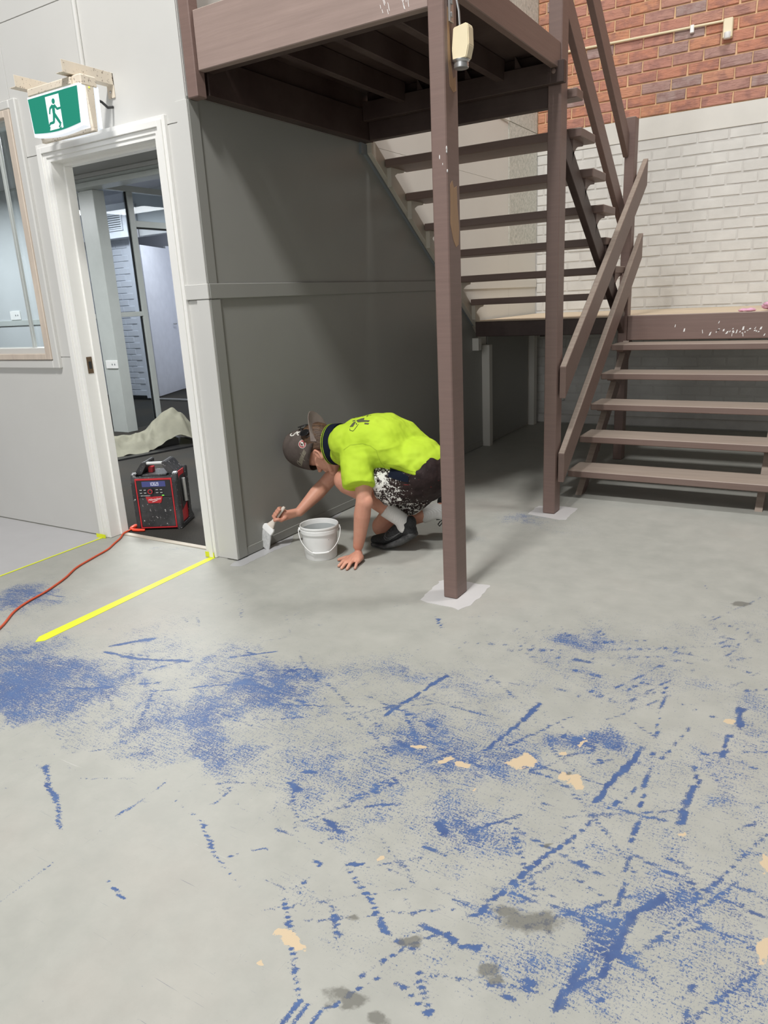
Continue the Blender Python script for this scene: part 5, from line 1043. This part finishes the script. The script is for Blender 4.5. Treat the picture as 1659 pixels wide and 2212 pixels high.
capsule(bm, V((-2.06, 2.98, .59)), V((-2.06, 3.22, .57)), .09, .09, 20)
ell(bm, V((-1.690, 3.15, .482)), (.088, .165, .078)); ell(bm, V((-1.745, 3.14, .508)), (.11, .172, .096))
shirt = blob('polo_shirt', bm, MT['polo'], None, 0.0055, 16, (0.018, 0.085)); att(shirt, PR)
# sleeve hem band, side vent and collar
def bvh_of(o): return BVHTree.FromPolygons([v.co.copy() for v in o.data.vertices], [tuple(p.vertices) for p in o.data.polygons])
SB = bvh_of(shirt)
def decal(name, polys, org, ax_, ay_, dirn, mat, tree, parent, off=0.0012, sub=0.006):
    """lay flat artwork onto the cloth: each polygon is cut finely and dropped onto the surface below it"""
    bm = bmesh.new()
    for P in polys:
        vs = [bm.verts.new((p[0], p[1], 0)) for p in P]
        if len(vs) >= 3: bm.faces.new(vs)
    bmesh.ops.triangulate(bm, faces=bm.faces)
    for _ in range(5):
        lg = [e for e in bm.edges if e.calc_length() > sub]
        if not lg: break
        bmesh.ops.subdivide_edges(bm, edges=lg, cuts=1)
        bmesh.ops.triangulate(bm, faces=[f for f in bm.faces if len(f.verts) > 3])
    dead = []
    for v in bm.verts:
        w_ = org+ax_*v.co.x+ay_*v.co.y; h = tree.ray_cast(w_-dirn*0.25, dirn, 0.6)
        if h[0] is None: dead.append(v); continue
        nn = h[1] if h[1].dot(dirn) < 0 else -h[1]
        v.co = h[0]+nn*off
    bmesh.ops.delete(bm, geom=dead, context='VERTS')
    me = bpy.data.meshes.new(name); bm.to_mesh(me); bm.free(); o = finish(name, me, mat, parent)
    if parent.type == 'EMPTY': o.location = -Vector(parent.location)
    return o
def ribbon(pts, w_):
    out = []
    for a, b in zip(pts, pts[1:]):
        a = Vector(a); b = Vector(b); d = (b-a).normalized(); n = Vector((-d.y, d.x))*w_/2; a = a-d*w_*.3; b = b+d*w_*.3
        out.append([tuple(a-n), tuple(b-n), tuple(b+n), tuple(a+n)])
    return out
# back print: seen from above the shoulders; x runs along the spine towards the hips, y towards the far side
po = V((-1.985, 2.975, .70)); px_ = V((1, 0, 0)); py_ = V((0, .78, 0.62)).normalized(); dn = V((0, 0.62, -.78)).normalized()
px_ = px_*.66; py_ = py_*.72
emb = [[(-.030, .030), (.022, .062), (.040, .030), (.088, .034), (.090, .012), (-.002, .004)], [(-.040, .006), (-.020, .010), (-.006, -.050), (-.034, -.056)], [(.066, .000), (.104, .000), (.104, -.016), (.070, -.014)], [(-.062, .030), (-.040, .034), (-.040, .020), (-.062, .018)], [(-.008, -.002), (.008, -.018), (.004, -.026), (-.010, -.008)]]
decal('back_emblem', emb, po, px_, py_, dn, plain('grey_shirt_print', srgb(84, 86, 62), 0.8), SB, PR)
decal('back_emblem', ribbon([(-.020, -.074), (-.012, -.088), (.012, -.088), (.018, -.074), (.018, -.016)], .004), po, px_, py_, dn, plain('dark_shirt_print', srgb(58, 66, 30), 0.8), SB, PR)
def letters(spec, w_, h_, x0, y0, gap):
    out = []; x = x0
    for L_ in spec:
        for st in L_: out += ribbon([(x+p[0]*w_, y0+p[1]*h_) for p in st], .0042)
        x += w_+gap
    return out
O_ = [[(0.1, .2), (.1, .8), (.3, 1), (.8, 1), (1, .8), (1, .2), (.8, 0), (.3, 0), (.1, .2)]]; B_ = [[(0, 0), (0, 1), (.8, 1), (1, .8), (.8, .52), (0, .5)], [(.8, .5), (1, .25), (.8, 0), (0, 0)]]; M_ = [[(0, 0), (.1, 1), (.5, .4), (.9, 1), (1, 0)]]
decal('back_lettering', letters([O_, B_, M_], .036, .052, -.110, .078, .016), po, px_, py_, dn, plain('dark_shirt_print2', srgb(58, 66, 30), 0.8), SB, PR)
decal('back_lettering', ribbon([(-.145, .095), (-.130, .10)], .004)+ribbon([(-.138, .115), (-.126, .118)], .004), po, px_, py_, dn, plain('dark_shirt_print3', srgb(58, 66, 30), 0.8), SB, PR)
# near side seams and vent: projected from the camera side of the body
so = V((-1.80, 2.9, .50)); sx = V((1, 0, 0)); sy = V((0, 0, 1)); sd = V((0, 1, 0))
MT['poloseam'] = plain('polo_seam_thread', srgb(168, 196, 44), 0.8)
decal('shoulder_seam', ribbon([(-.205, .075), (-.17, .100), (-.12, .105), (-.075, .095), (-.045, .075), (-.035, .03), (-.03, -.02)], .0028), so, sx, sy, sd, MT['poloseam'], SB, PR, .0010)
decal('side_seam', ribbon([(-.02, .005), (.04, .0), (.10, -.022), (.13, -.034)], .0026), so, sx, sy, sd, MT['poloseam'], SB, PR, .0010)
# collar: stands round the neck
def ringband(name, c, axis, ra, rb, axes, h0, h1, mat, th=.006, n=40, open_=None):
    bm = bmesh.new(); A = axes; rings = []
    for hh, r_ in ((h0, 1.0), (h1, 1.0)):
        for tt_ in (0, th):
            rings.append([bm.verts.new(c+axis*hh+A[0]*((ra+tt_)*math.cos(2*math.pi*k/n))+A[1]*((rb+tt_)*math.sin(2*math.pi*k/n))) for k in range(n)])
    o0, o1, o2, o3 = rings
    for k in range(n):
        j = (k+1) % n
        bm.faces.new((o0[k], o0[j], o2[j], o2[k])); bm.faces.new((o1[k], o1[j], o3[j], o3[k])); bm.faces.new((o0[k], o0[j], o1[j], o1[k])); bm.faces.new((o2[k], o2[j], o3[j], o3[k]))
    return obj(name, bm, mat, smooth=0.9)
cax = V((-.98, 0, -.10)).normalized(); ca = V((-.10, 0, .98)).normalized()*1.0; cb_ = V((0, 1, 0)); cc = V((-2.175, 3.090, .553))
att(ringband('collar', cc, cax, .100, .098, (ca, cb_), -.012, .034, MT['navy'], .009), PR)
for i_, h_ in enumerate((.0350, .0450)): att(ringband('collar_stripe', cc, cax, .1005, .0985, (ca, cb_), h_, h_+.0024, MT['polo'], .0092), PR)
att(ringband('collar_tip', cc, cax, .1005, .0985, (ca, cb_), .0400, .0432, MT['navy'], .009), PR)
# --- shorts
bm = bmesh.new()
hem_n = n_hip.lerp(n_knee, .52)+V((0, 0, -.022))
capsule(bm, V((-1.70, 3.09, .425)), hem_n, .118, .108, 22, flat1=True)
ell(bm, V((-1.675, 3.16, .415)), (.115, .165, .115)); ell(bm, V((-1.70, 3.16, .36)), (.10, .15, .085))
capsule(bm, V((-1.71, 3.24, .39)), f_hip.lerp(f_knee, .52), .112, .098, 20, flat1=True)
capsule(bm, V((-1.70, 3.06, .37)), V((-1.84, 3.03, .335)), .075, .066, 18)
sho = att(blob('shorts', bm, MT['shorts'], None, 0.0055, 5, (0.018, 0.07)), PR)
nv_ = len(shirt.data.vertices)
UT = BVHTree.FromPolygons([v.co.copy() for v in shirt.data.vertices]+[v.co.copy() for v in sho.data.vertices], [tuple(p.vertices) for p in shirt.data.polygons]+[tuple(i+nv_ for i in p.vertices) for p in sho.data.polygons])
decal('side_vent', [[(.008, -.012), (.100, -.055), (.098, -.085), (.060, -.078), (-.012, -.062)]], so, sx, sy, sd, MT['navy'], UT, PR, .004)
# --- socks
def sock(a, b, c_, r0, r1, par):
    bm = bmesh.new(); capsule(bm, a, b, r0, r1, 22, flat0=True); capsule(bm, b, c_, r1, r1*1.08, 22)
    return att(blob('sock', bm, MT['sock'], None, 0.004, 3), par)
sock(n_knee.lerp(n_ank, .70), n_ank, n_ank+V((.010, .003, -.030)), .0435, .0395, PR)
sock(f_knee.lerp(f_ank, .72)+V((.01, .012, 0)), f_ank+V((.005, .003, .004)), f_ank+V((.060, .02, .000)), .046, .043, PR)
# --- shoes
def shoe(toe, ball, mid, heel, up_heel, wv_, par, label):
    """toe..heel: points along the bottom of the sole"""
    side = wv_
    def secs_(off, h, ws):
        out = []
        P = [toe, ball, mid, heel]
        for i, (p, wd) in enumerate(zip(P, ws)):
            d = (P[min(i+1, 3)]-P[max(i-1, 0)]).normalized(); nrm_ = side.cross(d).normalized()
            if nrm_.dot(up_heel) < 0: nrm_ = -nrm_
            hh = h[i]/2; out.append((p+nrm_*(off[i]+hh), side*wd, nrm_*hh))
        return out
    bm = bmesh.new(); S = secs_([0, 0, 0, 0], [.022, .029, .040, .046], [.028, .050, .042, .042])
    d0 = (toe-ball).normalized(); d1 = (heel-mid).normalized()
    S = [(S[0][0]+d0*.012, S[0][1]*.35, S[0][2]*.6)]+S+[(S[3][0]+d1*.016, S[3][1]*.55, S[3][2]*.75)]
    loft(bm, S, 24, 2.6); sole = att(blob('sole', bm, MT['sole'], None, .004, 3), par); sole['label'] = 'thick dusty black shoe sole'
    bm = bmesh.new(); S = secs_([.018, .024, .032, .036], [.038, .060, .084, .090], [.028, .046, .040, .037])
    d0 = (toe-ball).normalized(); S = [(S[0][0]+d0*.006, S[0][1]*.6, S[0][2]*.6)]+S
    loft(bm, S, 22, 2.2)
    hn = up_heel.normalized(); capsule(bm, heel+(mid-heel)*.25+hn*.05, heel+(mid-heel)*.38+hn*.094, .041, .042, 18, flat1=True); ell(bm, heel+hn*.08, (.030, .030, .040))
    up_ = att(blob('shoe_upper', bm, MT['shoe'], None, .004, 4), par); up_['label'] = label
    return up_
su = shoe(V((-2.020, 3.118, .004)), V((-1.930, 3.120, .001)), V((-1.840, 3.124, .030)), V((-1.765, 3.128, .078)), V((-.30, 0, .95)), V((0, 1, 0)), PR, 'black mesh running shoe, toes on the floor')
UB = bvh_of(su)
sw = [(-.030, .030), (-.036, .006), (-.026, -.008), (-.008, -.006), (.020, .012), (.060, .042)]
sw2 = [(-.030, .030), (-.030, .012), (-.020, .004), (-.004, .004), (.022, .018), (.060, .042)]
decal('shoe_emblem', ribbon(sw, .0022)+ribbon(sw2, .0022), V((-1.890, 3.0, .068)), V((1, 0, 0)), V((0, 0, 1)), V((0, 1, 0)), plain('grey_reflective_outline', (0.14, 0.14, 0.14, 1), 0.5), UB, PR, .001, .008)
b2 = bmesh.new(); tube(b2, [(-1.925, 3.085, .090), (-1.915, 3.12, .100), (-1.905, 3.150, .092)], .003, 6); tube(b2, [(-1.905, 3.085, .105), (-1.895, 3.12, .114), (-1.885, 3.150, .105)], .003, 6); tube(b2, [(-1.885, 3.083, .118), (-1.878, 3.12, .128), (-1.868, 3.150, .118)], .003, 6); o = att(obj('laces', b2, MT['blackpl'], smooth=9), PR); o['kind'] = 'stuff'
shoe(V((-1.690, 3.43, .008)), V((-1.655, 3.435, .002)), V((-1.650, 3.43, .10)), V((-1.668, 3.42, .185)), V((-.98, -.1, .12)), V((0.1, 1, 0)).normalized(), PR, 'black shoe standing on its toes behind the front post')
b2 = bmesh.new(); lp = V((-1.745, 3.385, .105)); tube(b2, [lp+V((.03, .02, .02)), lp+V((0, 0, .015)), lp+V((-.022, -.004, .012)), lp+V((-.026, -.004, -.004)), lp+V((-.006, 0, 0)), lp+V((.012, .01, .004)), lp+V((.004, 0, -.022)), lp+V((-.012, 0, -.040)), lp+V((-.020, 0, -.030)), lp+V((-.006, 0, -.012)), lp+V((.014, .01, 0))], .0032, 6); att(obj('lace_bow', b2, MT['blackpl'], smooth=9), PR)
# --- cap, worn backwards
CP = V((-2.300, 3.08, .522)); cu = V((-.998, 0, -.01)).normalized(); cf = V((-.13, 0, -.99)); cf = (cf-cu*cf.dot(cu)).normalized(); cl = V((0, -1, 0))
bm = bmesh.new(); rings = []
NA, NB = 48, 16
for j in range(NB+1):
    a = j/NB*math.pi/2; rr_ = math.cos(a)**0.62 if j < NB else 0.0; hh = math.sin(a)
    rg = []
    for k in range(NA):
        t_ = 2*math.pi*k/NA; pf = math.cos(t_); pl_ = math.sin(t_)
        seam = 1-0.012*(abs(math.cos(t_*3))**14)
        x_ = .119*rr_*pf*seam; y_ = .094*rr_*pl_*seam
        rg.append(bm.verts.new(CP+cu*(.230*hh+(.010*math.sin(t_*2+1)+.034*pf)*(1-hh))+cf*x_+cl*y_))
        if j == NB: break
    rings.append(rg)
for A, B in zip(rings[:-2], rings[1:-1]):
    for k in range(NA): bm.faces.new((A[k], A[(k+1) % NA], B[(k+1) % NA], B[k]))
A = rings[-2]; tp_ = rings[-1][0]
for k in range(NA): bm.faces.new((A[k], A[(k+1) % NA], tp_))
bmesh.ops.solidify(bm, geom=list(bm.faces), thickness=.003)
cap = att(obj('cap', bm, MT['cap_cloth'], smooth=9), PR); cap['label'] = 'faded brown baseball cap worn backwards'
CB = bvh_of(cap)
b2 = bmesh.new(); ell(b2, CP+cu*.231, (.006, .009, .009)); obj('cap_button', b2, MT['stitch'], cap, 9)
# bill: leaves the back rim, pointing up and curving down over the nape
def bill(mat, name, off, th):
    bm = bmesh.new(); NI, NJ = 21, 9; top = []; bot = []
    for i in range(NI):
        s = -1+2*i/(NI-1); A_ = []; B_ = []
        for j in range(NJ):
            t_ = j/(NJ-1); y_ = .082*s*(1+.06*t_)
            root = -math.sqrt(max(0, 1-(.082*s/.094)**2))*.117
            ln_ = .084*max(0.0, 1-s*s)**0.42
            p = CP+cf*(root-ln_*t_)+cl*y_+cu*(.012+.040*t_-.050*s*s-.01*t_*t_)
            A_.append(bm.verts.new(p+cu*off)); B_.append(bm.verts.new(p+cu*(off-th)))
        top.append(A_); bot.append(B_)
    for G2, fl in ((top, 0), (bot, 1)):
        for i in range(NI-1):
            for j in range(NJ-1): bm.faces.new((G2[i][j], G2[i+1][j], G2[i+1][j+1], G2[i][j+1]))
    for i in range(NI-1):
        for j in (0, NJ-1): bm.faces.new((top[i][j], top[i+1][j], bot[i+1][j], bot[i][j]))
    for i in (0, NI-1):
        for j in range(NJ-1): bm.faces.new((top[i][j], top[i][j+1], bot[i][j+1], bot[i][j]))
    bmesh.ops.remove_doubles(bm, verts=bm.verts, dist=1e-5)
    return obj(name, bm, mat, cap, 0.8)
bl = bill(MT['cap_cloth'], 'cap_bill', 0, .004)
BB = bvh_of(bl)
sc_ = CP-cf*.160+cl*.022+cu*.05
decal('bill_sticker', [[(.016*math.cos(t_*math.pi/8), .019*math.sin(t_*math.pi/8)) for t_ in range(16)]], sc_, cl, -cf, -cu, plain('gold_sticker', srgb(214, 204, 130), 0.4), BB, cap, .0008, .006)
decal('bill_sticker', [[(-.010, -.002), (.010, -.004), (.008, -.012), (-.006, -.013)]], sc_, cl, -cf, -cu, MT['blackpl'], BB, cap, .0014, .006)
# embroidery (near side of the cap), projected from the camera side
eo = V((-2.350, 2.90, .530)); ex = V((1, 0, 0)); ez = V((0, 0, 1)); ed = V((-.1, 1, -.05)).normalized()
circ = lambda cx, cy, rx, ry, n=20, a0=0, a1=2*math.pi: [(cx+rx*math.cos(a0+(a1-a0)*k/n), cy+ry*math.sin(a0+(a1-a0)*k/n)) for k in range(n+1)]
decal('round_patch', ribbon(circ(.010, .036, .0245, .0205), .0020), eo, ex, ez, ed, MT['patchwhite'], CB, cap, .0012)
decal('round_patch', ribbon(circ(.010, .036, .0195, .0155), .0065), eo, ex, ez, ed, MT['patchred'], CB, cap, .0014)
decal('round_patch', ribbon([(-.004, .046), (.012, .044), (.022, .030), (.020, .026)], .0045)+ribbon(circ(.008, .034, .009, .007), .0022), eo, ex, ez, ed, MT['patchwhite'], CB, cap, .0018)
fl_ = lambda L: [(x*1.6, .078+(y-.078)*1.5) for x, y in L]
decal('front_lettering', ribbon(fl_([(-.028, .080), (-.030, .073), (-.022, .067), (-.012, .069), (-.010, .078), (-.003, .086), (.008, .084)]), .0075)+ribbon(fl_([(-.004, .088), (.010, .068)]), .006)+ribbon(fl_([(.010, .088), (-.002, .074)]), .005), V((-2.400, 2.90, .628)), ex, ez, V((-.05, .8, -.6)).normalized(), MT['patchwhite'], CB, cap, .0015)
# cursive outline script, "Champions", running along the lower edge of the side panel
cu_ = bpy.data.curves.new('txt', 'FONT'); cu_.body = 'Champions'; cu_.size = .040; cu_.shear = 0.45; cu_.align_x = 'CENTER'
to_ = bpy.data.objects.new('txt', cu_); COL.objects.link(to_); tme = evaluated(to_); bpy.data.objects.remove(to_)
loops = []
tb_ = bmesh.new(); tb_.from_mesh(tme)
polys = []
for e in tb_.edges:
    if len(e.link_faces) == 1: polys.append((e.verts[0].co.xy.copy(), e.verts[1].co.xy.copy()))
tb_.free()
ca_, sa_ = math.cos(0.98), math.sin(0.98)
R2 = lambda p: (.006+(p.x*.62)*ca_-(p.y*1.15)*sa_, -.050+(p.x*.62)*sa_*.95+(p.y*1.15)*ca_)
rb = []
for a, b in polys:
    if (a-b).length > 1e-5: rb += ribbon([R2(a), R2(b)], .0012)
decal('script_lettering', rb, eo, ex, ez, ed, MT['stitch'], CB, cap, .0010, .02)['kind'] = 'stuff'
# --- sunglasses resting on the cap
sg = thing('sunglasses', (-2.36, 3.05, .62), 'black sunglasses resting on the upturned side of the cap', 'sunglasses')
MT['lens'] = plain('black_lens', (0.006, 0.006, 0.007, 1), 0.15, spec=0.6)
for c_, n_ in ((V((-2.385, 3.055, .646)), V((-.25, -.15, 1))), (V((-2.335, 3.000, .622)), V((-.15, -.75, .65)))):
    n_.normalize(); s_, t2 = V((1, 0, .12)), None; s_ = (s_-n_*s_.dot(n_)).normalized(); t2 = n_.cross(s_)
    bm = bmesh.new(); ell(bm, c_, (.030, .019, .0035), (s_, t2, n_), 20); att(obj('lens', bm, MT['lens'], smooth=9), sg)
    bm = bmesh.new(); tube(bm, [c_+s_*(.0305*math.cos(k*math.pi/12))+t2*(.0195*math.sin(k*math.pi/12)) for k in range(25)], .0018, 6); att(obj('rim', bm, MT['blackpl'], smooth=9), sg)
bm = bmesh.new(); tube(bm, [(-2.385, 3.035, .640), (-2.372, 3.022, .636), (-2.362, 3.012, .628)], .0028, 8); att(obj('bridge', bm, MT['blackpl'], smooth=9), sg)
bm = bmesh.new(); tube(bm, [(-2.372, 3.065, .642), (-2.335, 3.07, .645), (-2.318, 3.05, .640), (-2.312, 3.02, .630)], .0025, 8); att(obj('temple_arm', bm, MT['blackpl'], smooth=9), sg)
bm = bmesh.new(); tube(bm, [(-2.322, 2.992, .600), (-2.305, 3.00, .606), (-2.300, 3.03, .622)], .0025, 8); att(obj('temple_arm', bm, MT['blackpl'], smooth=9), sg)
# ================================================================ PAINTBRUSH
pb = thing('paintbrush', (-2.55, 2.845, 0.004), 'wide paintbrush with pale handle held against the wall base', 'paintbrush')
MT['bristle'] = None
t = NT('wet_grey_bristles'); n = t.noise(1.0, 3, 0.6, t.mapped((260, 260, 8))); t.base(t.ramp(n, [(0.3, srgb(166, 168, 168)), (0.7, srgb(214, 214, 212))])); t.set(0.5); t.bump(n, 0.8, 0.003); MT['bristle'] = t.m
MT['brushwood'] = paint('pale_brush_handle', srgb(216, 206, 194), 0.5, 0.08, 20, 0.1)
d_ = hd_; fb = hA+d_*.165; bt = V((-2.545, 2.838, .006))
wv2 = V((.86, .10, -.30)); wv2 = (wv2-d_*wv2.dot(d_)).normalized(); tv = d_.cross(wv2).normalized()
ft_ = hA+d_*.130
bm = bmesh.new(); loft(bm, [(hA-d_*.010, wv2*.007, tv*.005), (hA, wv2*.010, tv*.007), (hA+d_*.03, wv2*.009, tv*.0065), (hA+d_*.07, wv2*.011, tv*.008), (hA+d_*.095, wv2*.013, tv*.0085), (ft_, wv2*.026, tv*.009)], 18, 2.4); att(obj('handle', bm, MT['brushwood'], smooth=1), pb)
bm = bmesh.new(); loft(bm, [(ft_-d_*.004, wv2*.028, tv*.0095), (ft_+d_*.004, wv2*.036, tv*.0105), (ft_+d_*.030, wv2*.037, tv*.0105)], 22, 5); att(obj('ferrule', bm, MT['whitepl'], smooth=0.9), pb)
f0 = ft_+d_*.030; bend = (bt-f0)
bm = bmesh.new()
rr = random.Random(9)
loft(bm, [(f0, wv2*.035, tv*.009), (f0+bend*.35, wv2*.036, tv*.009), (f0+bend*.7, wv2*.037, tv*.007), (f0+bend*.96, wv2*.036, tv*.004)], 22, 4)
for k in range(40):
    s_ = rr.uniform(-1, 1); a = f0+wv2*(.034*s_)+bend*.4; b = f0+wv2*(.038*s_+rr.uniform(-.003, .003))+bend*rr.uniform(.95, 1.03)
    if b.z < 0.0045: b.z = 0.0045
    if b.x < -2.543: b.x = -2.543
    tube(bm, [a, a.lerp(b, .5)+tv*.002*rr.uniform(-1, 1), b], [.0022, .0018, .0006], 5)
o = att(obj('bristles', bm, MT['bristle'], smooth=1), pb); o['kind'] = 'stuff'
